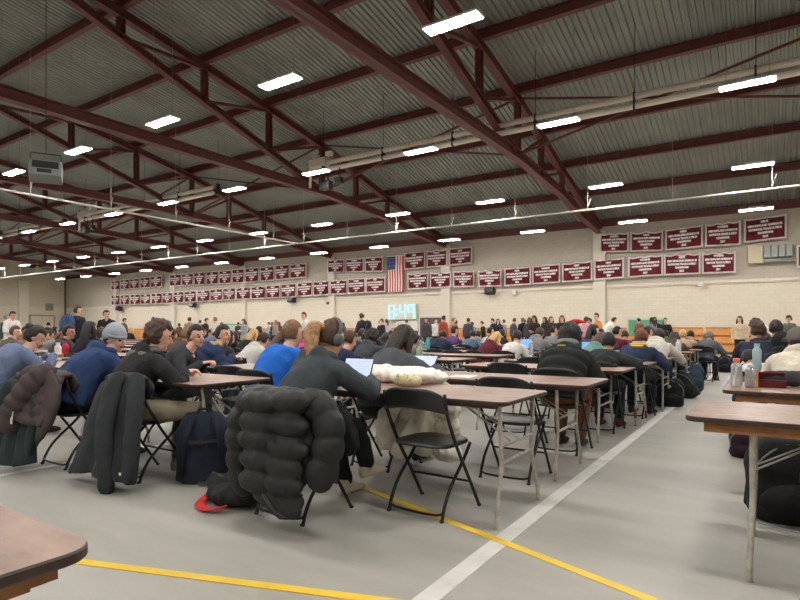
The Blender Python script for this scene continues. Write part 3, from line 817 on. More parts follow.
def mk_top(s, p, kind, voxel, seed=0., hood=None):
    bm = bmesh.new(); sit = p.get('sit', True)
    inf = INF[kind]
    torso(bm, s, inf, -.0 if sit else 0, .965, belly=.02 if sit else 0, puff=5 if kind == 'puffer' else 0, hemdrop=(.03 if sit else (.45 if kind == 'coat' else .10)))
    R4 = SLV[kind]
    for q, sx in (('r', 1), ('l', -1)):
        S, E, W = s['S'+q.upper()], s['E'+q], s['W'+q]
        if kind == 'tee':
            limb(bm, [S-V((sx*.02, 0, 0)), S.lerp(E, .4), S.lerp(E, .7)], [R4[0], R4[1], R4[1]], 12)
        elif kind == 'puffer':
            pts, rr = [], []
            for i in range(19):
                f = i/18; pt = S.lerp(E, f*2) if f < .5 else E.lerp(W, f*2-1)
                pts.append(pt); rr.append(R4[0]*(1-f)+R4[3]*f+.012*abs(math.sin(f*math.pi*6))-.006)
            limb(bm, pts, rr, 12)
        else:
            We = E.lerp(W, .97)
            limb(bm, [S-V((sx*.01, 0, 0)), S.lerp(E, .5), E, E.lerp(W, .5), We], [R4[0], R4[1], R4[2], (R4[2]+R4[3])/2+.004, R4[3]], 12)
    N = s['N']; dn = (s['spine'][3]-s['spine'][2]).normalized()
    back = V((0, -1, 0)); back = (back-dn*back.dot(dn)).normalized()
    if kind in ('hoodie',) or hood == 'down':
        ell(bm, N+back*.085-dn*.035, (.118, .058, .082)); ell(bm, N+back*.04+dn*.015, (.112, .085, .04))
        for sx in (-1, 1): ell(bm, N+V((sx*.07, .02, .0)), (.035, .06, .035), sub=2)
    elif kind in ('jacket', 'puffer', 'coat'):
        limb(bm, [N-dn*.03, N+dn*.045], [.088, .078], 14, round_=False)
    else:
        limb(bm, [N-dn*.03, N+dn*.012], [.072, .066], 14, round_=False)
    if hood == 'up':
        H = s['hm']
        q = ell(bm, (0, -.02, .02), (.105, .122, .135)); bmesh.ops.transform(bm, matrix=H, verts=q)
        q = ell(bm, (0, -.04, -.08), (.10, .10, .09)); bmesh.ops.transform(bm, matrix=H, verts=q)
        for v in list(bm.verts):
            c = H.inverted()@v.co
            if c.y > .055 and abs(c.x) < .075 and -.13 < c.z < .11 and c.length < .2: v.co = H@V((c.x, .03, c.z))
    return fuse(bm, voxel, 2, folds=.010 if kind != 'puffer' else .004, ffreq=8., seed=seed)
def mk_pants(s, p, voxel, seed=0., wide=1.):
    bm = bmesh.new(); sit = p.get('sit', True); P = s['spine']
    ell(bm, P[0]+V((0, 0.0, -.015)), (.172, .13, .105 if sit else .12))
    for q in 'rl':
        a, k, f = s['hip'+q], s['K'+q], s['F'+q]
        limb(bm, [a, a.lerp(k, .5), k, k.lerp(f, .4), k.lerp(f, .93)], [.098, .086, .070, .066*wide, .056*wide], 12)
    return fuse(bm, voxel, 2, folds=.008, ffreq=8., seed=seed)
def mk_shoe(s, q, p):
    F = s['F'+q]; bm = bmesh.new()
    d = V(p.get('fd'+q, (0, 1, 0))).normalized(); r = V((d.y, -d.x, 0)); u = V((0, 0, 1)); z = F.z-.09
    c = V((F.x, F.y, z))
    S = [(c-d*.065+u*.05, r*.030, u*.045), (c-d*.03+u*.058, r*.038, u*.055), (c+d*.03+u*.05, r*.040, u*.048), (c+d*.09+u*.036, r*.046, u*.034), (c+d*.15+u*.03, r*.043, u*.028), (c+d*.19+u*.024, r*.026, u*.018)]
    loft(bm, S, 12)
    limb(bm, [c-d*.02+u*.06, c-d*.02+u*.115], [.043, .045], 10, round_=False)
    return mesh_of(bm, 'shoe', True)

def mk_hair(style, seed=0.):
    bm = bmesh.new()
    sub = 4
    R3 = {'curly': (.098, .114, .13), 'afro': (.112, .122, .136), 'wavy': (.092, .108, .122), 'beanie': (.086, .104, .12), 'cap': (.085, .103, .112)}.get(style, (.085, .102, .116))
    q = ell(bm, (0, 0, 0), (1, 1, 1), sub=sub)
    amp = {'curly': .022, 'afro': .016, 'wavy': .013, 'beanie': 0.002, 'cap': 0.}.get(style, .006)
    fr = {'curly': 28, 'afro': 30, 'wavy': 18}.get(style, 24)
    for v in q:
        d = v.co.normalized()
        p = V((d.x*R3[0], d.y*R3[1]-.01, d.z*R3[2]+.024))
        line = .42 if style not in ('beanie', 'cap') else .12
        k = 1.
        if d.y > .15 and d.z < line: k = max(.62, 1-.9*min(1, (d.y-.15)*3)*min(1, (line-d.z)*5+.3))
        nape = -.62 if style in ('short', 'curly', 'afro') else -.8
        if style in ('beanie', 'cap'): nape = -.22
        if d.z < nape: k = min(k, max(.6, 1-(nape-d.z)*2.2))
        dd = noise.noise(d*fr*.11+V((seed, 0, 0)))*amp*1.2+noise.noise(d*fr*.3+V((0, seed, 0)))*amp
        v.co = (p-V((0, 0, .01)))*k+V((0, 0, .01))+d*(dd if k > .8 else 0)
    def strand(pts, rr, fl=.6, amp2=.012):
        n0 = set(bm.verts); K = 5*(len(pts)-1); g = lambda i: (lambda q: rr[int(q)]+(rr[min(int(q)+1, len(rr)-1)]-rr[int(q)])*(q-int(q)))(i/K*(len(rr)-1))
        limb(bm, smoothpath(pts, 5), [g(i) for i in range(K+1)], 18, flat=fl, side=(1, 0, 0))
        for v in [v for v in bm.verts if v not in n0]:
            v.co += V((1, .6, 0))*noise.noise(V((v.co.x*60, v.co.y*60, v.co.z*12+seed)))*amp2
    if style in ('long', 'wavy'):
        a = .016 if style == 'wavy' else .006
        strand([(0, -.06, .06), (0, -.085, -.06), (0, -.085, -.18), (0, -.07, -.30 if style == 'long' else -.25)], [.085, .095, .10, .095, .07], .5, a)
        for s in (-1, 1): strand([(s*.06, -.01, .06), (s*.088, .0, -.05), (s*.09, .01, -.15), (s*.08, .02, -.24)], [.03, .036, .035, .03, .02], .9, a)
    if style == 'ponytail':
        ell(bm, (0, -.108, .055), (.03, .025, .03))
        strand([(0, -.10, .06), (0, -.145, .03), (.0, -.15, -.06), (.01, -.125, -.18), (.01, -.11, -.25)], [.028, .042, .046, .04, .022], .7, .01)
    if style == 'bun':
        ell(bm, (0, -.10, .07), (.042, .042, .042))
    if style == 'beanie':
        loft(bm, [((0, -.01, .012), V((.084, 0, 0)), V((0, .103, 0))), ((0, -.01, .045), V((.086, 0, 0)), V((0, .105, 0)))], 28)
    if style == 'cap':
        secs = []
        loft(bm, [((0, .085, .05), V((.07, 0, 0)), V((0, .012, .012))), ((0, .13, .045), V((.068, 0, 0)), V((0, .006, .008))), ((0, .165, .032), V((.045, 0, 0)), V((0, .004, .006)))], 16)
        ell(bm, (0, -.01, .14), (.008, .008, .006), sub=2)
    return mesh_of(bm, 'hair', True)
HAIRM = {}
def hair_mesh(style):
    if style not in HAIRM: HAIRM[style] = mk_hair(style, len(HAIRM)*3.1)
    return HAIRM[style]
PC = {}
POSES = {
 'type': dict(lean=32, hunch=20, hp=22),
 'bend': dict(lean=34, hunch=26, hp=38, hr=(.16, .48, .8), hl=(-.1, .46, .8)),
 'chat': dict(lean=20, hunch=6, hy=-55, hp=5, slean=3),
 'chatl': dict(lean=20, hunch=6, hy=50, hp=5, slean=-3),
 'up': dict(lean=10, hunch=4, hp=6, hr=(.12, .36, .62), hl=(-.12, .36, .62)),
 'chin': dict(lean=32, hunch=16, hp=8, hr=(.06, .36, 1.0), poler=(1, .2, -.8)),
 'st': dict(sit=False, lean=1, hunch=5, hp=4),
 'st2': dict(sit=False, lean=2, hunch=8, hp=18, hr=(.09, .27, 1.12), hl=(-.10, .26, 1.08), poler=(.6, -.5, -.8), polel=(-.6, -.5, -.8)),
 'st3': dict(sit=False, lean=3, hunch=6, hp=6, hy=35, hr=(.24, .08, .80), hl=(-.12, .26, 1.05), kr=(.12, .04, .5), fr=(.15, .02, .09)),
 'stlean': dict(sit=False, lean=34, hunch=18, hp=26, hr=(.16, .52, .84), hl=(-.16, .50, .84)),
}
def get_meshes(posekey, kind, near, pose, hood=None, tee=False, wide=1., seed=0.):
    k = (posekey, kind, hood, near)
    if k in PC: return PC[k]
    s = skel(pose); vb, vc = (.0085, .0105) if near else (.013, .017)
    kb = (posekey, 'body', near); kp = (posekey, 'pants', near)
    if kb not in PC: PC[kb] = mk_body(s, pose, vb)
    if kp not in PC: PC[kp] = (mk_pants(s, pose, vc, seed, wide), mk_shoe(s, 'r', pose), mk_shoe(s, 'l', pose))
    PC[k] = (s, PC[kb], mk_top(s, pose, kind, vc, seed, hood), *PC[kp])
    return PC[k]
TOPN = dict(tee='t_shirt', sweater='sweater', hoodie='hoodie', jacket='jacket', puffer='puffer_jacket', coat='coat')
def person(x, y, rz, pose, kind, rgb, pants, hair, label, skin=0, near=False, hood=None, group=None, shoe=(60, 58, 58), z=0., scale=1., wide=1., hatrgb=None):
    if isinstance(pose, str): pk, pd = pose, POSES[pose]
    else: pk, pd = 'c%d' % id(pose), pose
    s, b, t, pn, s1, s2 = get_meshes(pk, kind, near, pd, hood, wide=wide, seed=(x*3.7+y) % 11)
    root = empty('person', (x, y, z), R(rz)); root.scale = (scale,)*3
    tag(root, label, 'person', group)
    hs, hc = hair
    link('body', b, [M_skin[skin], M_eye, M_lip, hairmat(hc)], root)
    nm = lambda c: '%d_%d_%d' % tuple(c)
    o = link(TOPN[kind], t, cloth(nm(rgb), rgb), root)
    link('trousers', pn, cloth(nm(pants), pants), root)
    for m in (s1, s2): link('shoe', m, cloth(nm(shoe), shoe), root)
    if hs and hood != 'up':
        hm = s['hm']
        if hs in ('beanie', 'cap'):
            o = link('short_hair', hair_mesh('short'), hairmat(hc), root); o.matrix_local = hm@Matrix.Scale(.985, 4)
            o = link('beanie' if hs == 'beanie' else 'cap', hair_mesh(hs), cloth('hat'+nm(hatrgb), hatrgb), root); o.matrix_local = hm@Matrix.Scale(1.04, 4)
        else:
            o = link('hair', hair_mesh(hs), hairmat(hc), root); o.matrix_local = hm
    return root, s
PPL = []
def mark(x, y, r=.5): PPL.append((x, y, r))
BLK, DKG, NAVY = (38, 38, 40), (62, 66, 68), (40, 50, 72)

# ---- girl with ponytail and headphones
p1 = dict(lean=24, hunch=20, hp=20, hy=-14, twist=-8, slean=2, hr=(.17, .53, .80), hl=(-.08, .46, .80), kr=(.16, .36, .50), kl=(-.1, .38, .5), fr=(.10, .58, .2), fl=(.0, .46, .09), poler=(.8, -.2, -.5))
r, s = person(-2.47, 2.60, 0, p1, 'hoodie', (66, 72, 76), (34, 38, 42), ('short', 'brown'), 'student in a dark grey hoodie with headphones and a light brown ponytail, at the laptop', near=True, shoe=(214, 204, 188))
mark(-2.47, 2.6)
A = s['hm']@V((0, -.105, .055))
bm = bmesh.new(); PT = smoothpath([A+V((0, .02, -.005)), A+V((-.025, -.04, -.01)), A+V((-.02, -.07, -.07)), A+V((.01, -.105, -.16)), A+V((.035, -.14, -.25))], 5)
limb(bm, PT, [1.25*(.024, .030, .038, .044, .048, .05, .051, .051, .05, .049, .047, .045, .042, .039, .036, .032, .028, .024, .019, .014, .009)[i] for i in range(21)], 22, flat=.75, side=(1, 0, 0))
for v in bm.verts: v.co += V((1, .6, 0))*noise.noise(V((v.co.x*70, v.co.y*70, v.co.z*10)))*.016
obj('ponytail', bm, mat('hair_tail', srgb(172, 130, 92), .6, nscale=40, namt=.4, bump=.8, bscale=90), r, smooth=True)
bm = bmesh.new(); pts = [(.098*math.cos(a), -.01, .03+.118*math.sin(a)) for a in [math.pi*i/14 for i in range(15)]]
limb(bm, pts, [.009]*15, 8, flat=1.6)
for sx in (-1, 1):
    ell(bm, (sx*.092, -.005, -.005), (.026, .038, .045)); ell(bm, (sx*.112, -.005, -.005), (.012, .030, .036))
o = obj('headphones', bm, mat('headphone_grey', srgb(88, 88, 88), .4), r, smooth=True); o.matrix_local = s['hm']
bm = bmesh.new(); ell(bm, (0, -.112, .06), (.032, .022, .030), sub=2); o = obj('hair_tie', bm, cloth('scrunchie', (215, 190, 190)), r, smooth=True); o.matrix_local = s['hm']
# ---- curly haired person in black
p2 = dict(lean=27, hunch=14, hp=14, hy=-25, twist=-12, hr=(.20, .38, .80), hl=(.12, .42, .80), kr=(.50, .26, .53), kl=(.12, .40, .52), fr=(.36, .44, .09), fl=(.18, .34, .09), poler=(.9, -.3, -.6))
r, s = person(-4.22, 2.50, 0, p2, 'hoodie', (44, 44, 45), (136, 128, 108), ('curly', 'brown'), 'student in a black hooded jacket and khaki trousers with curly brown hair', near=True, shoe=(150, 140, 120))
mark(-4.12, 2.52)
bm = bmesh.new(); N = s['N']; ell(bm, N+V((0, -.105, -.01)), (.138, .075, .075)); ell(bm, N+V((0, -.03, .045)), (.122, .10, .035)); o = link('hood', fuse(bm, .012, 2, .008, 14), cloth('hood_grey', (98, 98, 98)), r)
# ---- beanie
p3 = dict(lean=38, hunch=18, hp=10, hy=-72, twist=-10, hr=(.12, .52, .80), hl=(-.12, .50, .80))
person(-5.02, 2.48, 0, p3, 'hoodie', (48, 66, 104), (36, 38, 46), ('beanie', 'dark_brown'), 'student in a navy blue hoodie and pale grey beanie looking sideways', near=True, hatrgb=(158, 164, 172), scale=1.04)
mark(-5.02, 2.48)
# ---- woman in dusty blue sweater
p4 = dict(lean=34, hunch=26, hp=34, hy=-18, hr=(.12, .50, .82), hl=(-.04, .50, .82))
person(-6.95, 2.62, -6, p4, 'sweater', (106, 120, 148), (70, 82, 104), ('bun', 'black'), 'woman in a dusty blue sweater with black hair tied back, looking down at a phone', near=True, scale=1.05)
mark(-6.95, 2.62)
# ---- bright blue sweater
p5 = dict(lean=30, hunch=18, hp=8, hy=-12)
person(-3.88, 3.66, 0, p5, 'sweater', (38, 104, 196), (60, 66, 78), ('short', 'light_brown'), 'student in a bright royal blue sweater with short light brown hair', near=True, scale=1.04)
mark(-3.88, 3.66)
# ---- woman with maroon scarf
p6 = dict(lean=28, hunch=24, hp=26, hy=-10, twist=-14, hr=(.26, .46, .80), hl=(-.1, .44, .80), poler=(.9, -.1, -.5))
r, s = person(-2.74, 3.86, -4, p6, 'jacket', (76, 80, 84), (40, 40, 46), ('wavy', 'dark_brown'), 'woman with wavy dark hair, maroon scarf and grey jacket at the second laptop', near=True)
mark(-2.74, 3.86)
bm = bmesh.new(); N = s['N']
ell(bm, N+V((0, -.03, .035)), (.108, .10, .045)); ell(bm, N+V((0, -.085, -.03)), (.10, .04, .07)); link('scarf', fuse(bm, .012, 2, .01, 14), cloth('scarf_maroon', (104, 46, 56)), r)
# ---- curly black puffer
p7 = dict(lean=28, hunch=20, hp=14, fr=(.10, .30, .09), fl=(-.1, .32, .09))
r, s = person(-1.66, 5.30, 0, p7, 'puffer', (42, 44, 45), (112, 78, 54), ('afro', 'black'), 'student in a black puffer jacket with a full round head of black curls', near=True, hood='down', scale=1.0)
mark(-1.66, 5.3)
bm = bmesh.new(); N = s['N']; dn = (N-s['spine'][2]).normalized(); bk = V((0, -1, 0)); bk = (bk-dn*bk.dot(dn)).normalized(); ell(bm, N+bk*.10+dn*.045, (.125, .05, .05)); link('hood_lining', fuse(bm, .014, 2), cloth('lining_grey', (128, 128, 128)), r)
bm = bmesh.new(); box(bm, N+bk*.165-dn*.06+V((-.01, 0, 0)), (.07, .04, .014)); obj('logo_mark', bm, mat('logo_yellow', srgb(196, 190, 90), .6), r)
p8 = dict(lean=36, hunch=18, hp=16, hr=(.34, .34, .80), poler=(1, .1, -.3))
person(-1.63, 6.62, -5, p8, 'jacket', (46, 50, 50), (38, 38, 42), ('short', 'black'), 'student in a charcoal jacket resting an elbow at the end of the fourth table', near=True, shoe=(92, 52, 48), scale=.96)
mark(-1.63, 6.62)
p9 = dict(lean=40, hunch=18, hp=22, hy=20, hr=(.2, .46, .8))
r, s = person(-1.53, 7.92, -8, p9, 'hoodie', (46, 58, 82), (36, 40, 46), ('short', 'auburn'), 'student in a navy jacket with gold lettering on the back', near=True, scale=1.02)
mark(-1.53, 7.92)
bm = bmesh.new(); sp = s['spine'][2]; dn = (s['spine'][3]-sp).normalized(); bk = V((0, -1, 0)); bk = (bk-dn*bk.dot(dn)).normalized()
Mx = Matrix((V((1, 0, 0)), bk, dn)).transposed()
for k, w_ in ((0, .15), (1, .21), (2, .17)): box(bm, sp+bk*.152+dn*(-.02+.042*k)+V((.05, 0, 0)), (w_, .03, .03), Mx)
obj('gold_lettering', bm, mat('gold_print', srgb(205, 165, 70), .6), r)
person(-1.50, 9.25, -4, dict(POSES['bend'], lean=44), 'hoodie', (196, 192, 180), (60, 62, 84), ('short', 'dark_brown'), 'student in a cream hoodie bent low over the table behind the navy and gold jacket', near=True, scale=1.08)
mark(-1.5, 9.25)
# ---- boys turned to the camera at left
p11 = dict(lean=30, hunch=14, hp=4, hy=-50, twist=-20, hr=(.20, .34, .80), hl=(.10, .38, .80))
person(-5.34, 3.60, -38, p11, 'sweater', (58, 60, 64), (60, 60, 66), ('short', 'black'), 'smiling boy with black fringe in a charcoal sweater, turned to the camera', near=True, skin=0)
mark(-5.34, 3.60)
p12 = dict(lean=28, hunch=14, hp=2, hy=-48, hr=(.14, .36, .80), hl=(-.1, .4, .8))
r, s = person(-5.88, 4.42, -30, p12, 'puffer', (44, 58, 88), (72, 80, 96), ('short', 'black'), 'boy in a navy puffer jacket with tan fur hood, smiling sideways', near=True, skin=0)
mark(-5.88, 4.42)
bm = bmesh.new()
for i in range(12):
    a = math.pi*(1.0+i/11); ell(bm, s['N']+V((.12*math.cos(a), .10*math.sin(a)-.01, .03)), (.045, .045, .04), sub=2)
link('fur_trim', fuse(bm, .012, 1, .012, 60), cloth('fur_tan', (190, 160, 115)), r)
# ---- cap man etc. on the right
p13 = dict(lean=36, hunch=16, hp=12, hy=25)
person(.22, 6.02, 0, p13, 'hoodie', (206, 198, 180), (60, 60, 66), ('cap', 'dark_brown'), 'man in a cream hoodie and grey cap at the right edge', near=True, hatrgb=(112, 104, 102), scale=1.0)
mark(.22, 6.02, .4)
person(.12, 7.45, 0, dict(lean=36, hunch=18, hp=10), 'hoodie', (34, 36, 38), (44, 44, 50), (None, 'black'), 'person with a black hood up in front of the man in the grey cap', near=True, hood='up', scale=.95)
mark(.12, 7.45)
person(-.12, 8.9, 0, 'chatl', 'jacket', (46, 52, 66), (44, 44, 50), ('curly', 'brown'), 'person in a dark navy jacket with brown hair beside the light blue bottle', scale=1.0)
mark(-.1, 8.9)
person(-.05, 6.75, 25, 'bend', 'puffer', (204, 202, 212), (60, 60, 70), ('short', 'black'), 'person in a pale lavender puffer leaning beside the man in the grey cap', scale=.82)
mark(-.05, 6.75)

# ------------------------------------------------------------------ tables
TABS = []
def T(xr, yn, label, proto='a', left=None):
    t = table(xr, yn, label, proto, left=left); TABS.append((t.location.x, yn)); return t
T(-1.24, 2.96, 'brown folding table with the ponytailed girl\'s laptop, beside the yellow floor line')
T(-1.12, 4.17, 'brown folding table with the second laptop, one row behind the ponytailed girl\'s table', 'b')
T(-1.22, 5.84, 'brown folding table in front of the full round black curls', 'b')
T(-1.20, 7.12, 'brown folding table the charcoal jacket elbow rests on', 'r')
T(-3.55, 2.65, 'brown folding table where the curly haired student in black rests both arms')
T(-3.5, 3.96, 'brown folding table in front of the royal blue sweater')
T(-6.0, 3.05, 'brown folding table where the dusty blue sweater woman looks at a phone')
T(-6.35, 4.75, 'brown folding table right behind the smiling boy in charcoal')
T(0, -.18+.0, 'worn brown tabletop corner with a wood block underneath, bottom left of the photo', 'w', left=-1.07-TW)
T(0, 2.98, 'worn brown folding table with a light wood rail at the right foreground', 'w', left=-.34)
T(0, 4.40, 'brown folding table holding the clear bottles and pencil case', 'w', left=-.27)
T(0, 6.50, 'brown folding table under the light blue bottle', left=-.30)
AISLE = []
rows = [8.55, 9.9, 11.3, 12.7, 14.1, 15.5, 16.9, 18.3]
for i, y in enumerate(rows): T(-1.18, y, 'brown folding table at the aisle, %s row behind the charcoal jacket' % ORD[i], 'r' if i % 3 == 1 else 'a')
for i, y in enumerate((7.9, 9.3, 10.7, 12.1)): T(0, y, 'brown folding table right of the aisle, %s row behind the light blue bottle' % ORD[i], left=-.3)
SEATS = []
def exp_near(x, y, d): return any(abs(x-a) < d and abs(y-b) < d for a, b, _ in PPL)
colx = [-3.55, -6.05, -8.5, -10.95, -13.4, -15.85, -18.3, -20.75, -23.2]
crow = {0: [5.3, 6.7, 8.1, 9.5, 10.9, 12.3, 13.7, 15.1, 16.5], 1: [5.7, 7.1, 8.5, 9.9, 11.3, 12.7, 14.1, 15.5]}
for ci, xr in enumerate(colx):
    ys = crow.get(ci, [3.3+.1*(ci % 3), 4.9, 6.4, 8.0, 9.6, 11.2, 12.8, 14.4])
    for ri, y in enumerate(ys):
        cx = xr-TW/2; px, t = to_px(cx, y)
        if t < 3 or px < -40 or px > 840: continue
        T(xr, y, 'brown folding table, %s row back in the %s column left of the aisle tables' % (ORD[ri], ORD[ci]), 'a')
        TABS[-1] = (cx, y)
        for dx in (-.45, .45): SEATS.append((cx+dx, y-.28))
for y in rows:
    for dx in (-1.35, -.5): SEATS.append((-1.18+dx, y-.28))


def snap(px, Y):
    c = []
    for cx, y in TABS:
        if y < 2.9 and cx > -3: continue
        X = x_at(px, y-.30)
        if abs(X-cx) < TW/2-.15: c.append((abs(y-.30-Y), y-.30, X))
    for d, yy, X in sorted(c):
        if d < 2.2 and not exp_near(X, yy, .46): return yy
    return Y
# ------------------------------------------------------------------ mid distance people read off the photo
def seat_at(px, Y, pose, kind, rgb, hair, label, **k):
    Y = snap(px, Y-.2); X = x_at(px, Y); k.setdefault('rz', 0); rz = k.pop('rz'); pn = k.pop('pants', (50, 52, 60))
    hy = 0
    k['scale'] = k.get('scale', 1.)*.97
    person(X, Y-hy, rz, pose, kind, rgb, pn, hair, label, group='students seated at the tables', **k); mark(X, Y-hy)
    return X, Y-hy
SEATED = []
def sa(*a, **k): SEATED.append(seat_at(*a, **k))
sa(437, 10.3, 'type', 'puffer', (44, 52, 74), ('short', 'black'), 'student seen from behind in a navy padded jacket beside the teal bottle', rz=4)
sa(402, 9.0, 'type', 'jacket', (78, 84, 84), ('short', 'black'), 'student with black hair in a slate grey jacket, left of the teal bottle')
sa(467, 12.6, 'type', 'sweater', (84, 108, 134), ('short', 'dark_brown'), 'student in a denim blue top in front of the orange bleacher')
sa(482, 9.6, 'bend', 'hoodie', (98, 42, 50), ('long', 'blonde'), 'student with long blonde hair in a maroon hoodie leaning to the right', rz=-22)
sa(508, 9.9, 'type', 'tee', (214, 210, 204), ('short', 'dark_brown'), 'student in a white t-shirt working at the blue laptop screen', near=True, rz=-8)
sa(531, 9.9, 'bend', 'hoodie', (122, 124, 124), ('short', 'brown'), 'student in a mid grey hoodie hunched beside the clear bottle', rz=-6, scale=1.08)
sa(587, 8.6, 'bend', 'hoodie', (104, 142, 134), ('long', 'brown'), 'student in a sea green hoodie behind the two black jackets', rz=-20)
sa(614, 13.0, 'chat', 'sweater', (96, 38, 56), ('short', 'black'), 'student in a burgundy sweater behind the navy and gold jacket')
sa(622, 14.0, 'type', 'sweater', (110, 60, 82), ('short', 'brown'), 'small figure in a plum sweater further back than the burgundy one')
sa(672, 12.5, 'bend', 'hoodie', (84, 72, 66), ('long', 'dark_brown'), 'student with dark hair hanging down beside the white bottle')
sa(681, 14.0, 'chin', 'jacket', (176, 150, 130), ('short', 'blonde'), 'student with fair hair and tan jacket behind the white bottle')
sa(689, 15.5, 'type', 'jacket', (40, 42, 46), ('short', 'black'), 'person bent over in a black jacket in front of the bleacher')
sa(705, 14.5, 'bend', 'jacket', (86, 92, 100), ('cap', 'grey'), 'student in steel grey jacket and grey cap at a far aisle table', hatrgb=(120, 116, 112), rz=-10)
sa(43, 4.9, 'bend', 'hoodie', (126, 126, 122), ('long', 'auburn'), 'student with long reddish brown hair in a pale grey hoodie at the far left', rz=-20)
sa(88, 5.6, 'chin', 'hoodie', (84, 74, 70), ('short', 'dark_brown'), 'student in a taupe hoodie leaning back behind the beanie wearer', rz=-10)
sa(94, 6.5, 'chat', 'jacket', (70, 60, 58), ('short', 'brown'), 'student facing sideways in a brown jacket behind the taupe hoodie')
sa(4, 4.6, 'chat', 'jacket', (92, 84, 76), ('short', 'brown'), 'brown haired student at the very left edge in an olive brown jacket')
sa(11, 5.3, 'chin', 'jacket', (130, 104, 80), ('wavy', 'light_brown'), 'student with wavy light brown hair in a camel jacket at the left edge')
sa(22, 8.5, 'up', 'jacket', (44, 44, 46), ('short', 'black'), 'small dark figure between the standing man in white and the black cap')
sa(30, 6.3, 'type', 'sweater', (70, 76, 82), ('short', 'dark_brown'), 'dark haired student in a slate sweater behind the reddish hair')
sa(37, 7.2, 'type', 'jacket', (60, 58, 60), ('short', 'black'), 'dark haired student in a graphite jacket behind the slate sweater')
sa(209, 5.6, 'type', 'puffer', (58, 54, 54), ('long', 'black'), 'woman with long black hair in a charcoal brown puffer between the two smiling boys', rz=-10)
sa(244, 6.6, 'bend', 'hoodie', (198, 196, 190), ('short', 'dark_brown'), 'student in an off white hoodie right of the fur hood')
sa(257, 11.5, 'up', 'jacket', (30, 30, 32), ('long', 'black'), 'small person with long black hair in front of the orange bleacher at the left')
sa(267, 7.6, 'bend', 'sweater', (112, 80, 66), ('wavy', 'brown'), 'student with wavy brown hair in a rust sweater left of the royal blue sweater')
sa(276, 9.0, 'type', 'jacket', (60, 48, 46), ('long', 'dark_brown'), 'student with long dark brown hair in a brown jacket behind the royal blue sweater')
sa(292, 6.3, 'type', 'hoodie', (196, 72, 128), ('short', 'dark_brown'), 'student in a hot pink hoodie mostly hidden behind the royal blue sweater')
sa(301, 5.6, 'type', 'jacket', (52, 52, 56), ('short', 'black'), 'student with black hair between the royal blue sweater and the ponytail')
sa(328, 5.5, 'type', 'sweater', (46, 56, 84), ('short', 'brown'), 'student in a navy sweater right behind the headphones', rz=-18)
sa(350, 7.6, 'bend', 'jacket', (42, 42, 50), ('curly', 'black'), 'student in a black jacket leaning over a table right of the headphones', rz=-24)
sa(343, 9.5, 'type', 'sweater', (110, 112, 118), ('short', 'grey'), 'grey haired figure in a grey sweater far behind the headphones')
sa(396, 6.6, 'bend', 'jacket', (94, 98, 102), ('short', 'dark_brown'), 'student in a pewter grey jacket just right of the maroon scarf', rz=-10)
sa(487, 13.0, 'chat', 'tee', (196, 196, 198), ('short', 'black'), 'student in a pale grey t-shirt behind the blonde hair')
sa(497, 14.0, 'type', 'jacket', (52, 50, 52), ('curly', 'black'), 'curly haired student in a black jacket between the blonde hair and the white t-shirt')
sa(645, 13.2, 'chat', 'sweater', (150, 60, 66), ('short', 'dark_brown'), 'student in a brick red sweater in front of the green board')
sa(765, 10.0, 'bend', 'hoodie', (70, 44, 48), ('short', 'brown'), 'student with brown hair in a wine hoodie right of the light blue bottle')
sa(776, 9.6, 'up', 'jacket', (40, 42, 44), ('short', 'dark_brown'), 'student sitting tall in a black jacket behind the black hood', scale=1.03)

# standing people: px, top y, height, hair...
def stand(px, top, pose, kind, rgb, pants, hair, label, rz=0, h=1.73, skin=0, **k):
    t = (h-CAMH)*FPX/(HOR-top); a = (px-400)/FPX
    X, Y = t*(-SY+a*CY), t*(CY+a*SY)
    for _ in range(6):
        if not exp_near(X, Y, .5): break
        X, Y = X*1.025, Y*1.025
    if Y > 29.2: X, Y = X*29.2/Y, 29.2
    if X < XL+1: X, Y = X*(XL+1)/X, Y*(XL+1)/X
    person(X, Y, rz, pose, kind, rgb, pants, hair, label, skin=skin, group='people standing beyond the tables', scale=h/1.73, **k); mark(X, Y)
    return X, Y
stand(5, 314, 'st3', 'sweater', (58, 66, 60), (50, 50, 52), ('short', 'grey'), 'bald-looking man in dark green at the left edge', rz=-60)
stand(11, 310.5, 'st2', 'hoodie', (218, 214, 208), (70, 70, 76), ('short', 'black'), 'standing man in a white hoodie with short black hair at the far left', rz=-80)
stand(47, 322.5, 'st2', 'jacket', (40, 38, 40), (40, 38, 40), ('beanie', 'black'), 'dark figure in black with a black cap left of the blue backpack', rz=-60, h=1.5, hatrgb=(30, 28, 28))
PBM = dict(sit=False, lean=2, hunch=6, hp=4, hy=-60)
bx_, by_ = stand(76, 305.5, PBM, 'jacket', (48, 50, 56), (120, 40, 48), ('short', 'dark_brown'), 'standing man wearing a black jacket and a blue backpack', rz=14, h=1.76)
stand(107, 310, 'st3', 'hoodie', (34, 34, 36), (40, 40, 44), ('short', 'black'), 'standing man in a black hoodie behind the pale beanie', rz=-130)
stand(123, 318, 'st2', 'jacket', (96, 72, 54), (50, 50, 52), ('short', 'black'), 'standing person in a brown jacket right of the pale beanie', rz=-60)
stand(153, 317, 'st', 'jacket', (52, 48, 48), (50, 50, 52), ('cap', 'black'), 'standing person in a dark cap behind the brown curls', rz=40, hatrgb=(60, 56, 54))
stand(189, 317, 'st', 'jacket', (150, 124, 96), (50, 50, 60), ('short', 'black'), 'distant standing person with black hair above the smiling boy in charcoal', rz=20)
stand(199, 320, 'st3', 'sweater', (206, 200, 196), (50, 50, 60), ('short', 'black'), 'distant standing person in white between the two smiling boys', rz=-30)
stand(205, 318, 'st2', 'jacket', (46, 46, 50), (40, 40, 44), ('short', 'black'), 'standing man in black left of the pale green-framed board', rz=-50)
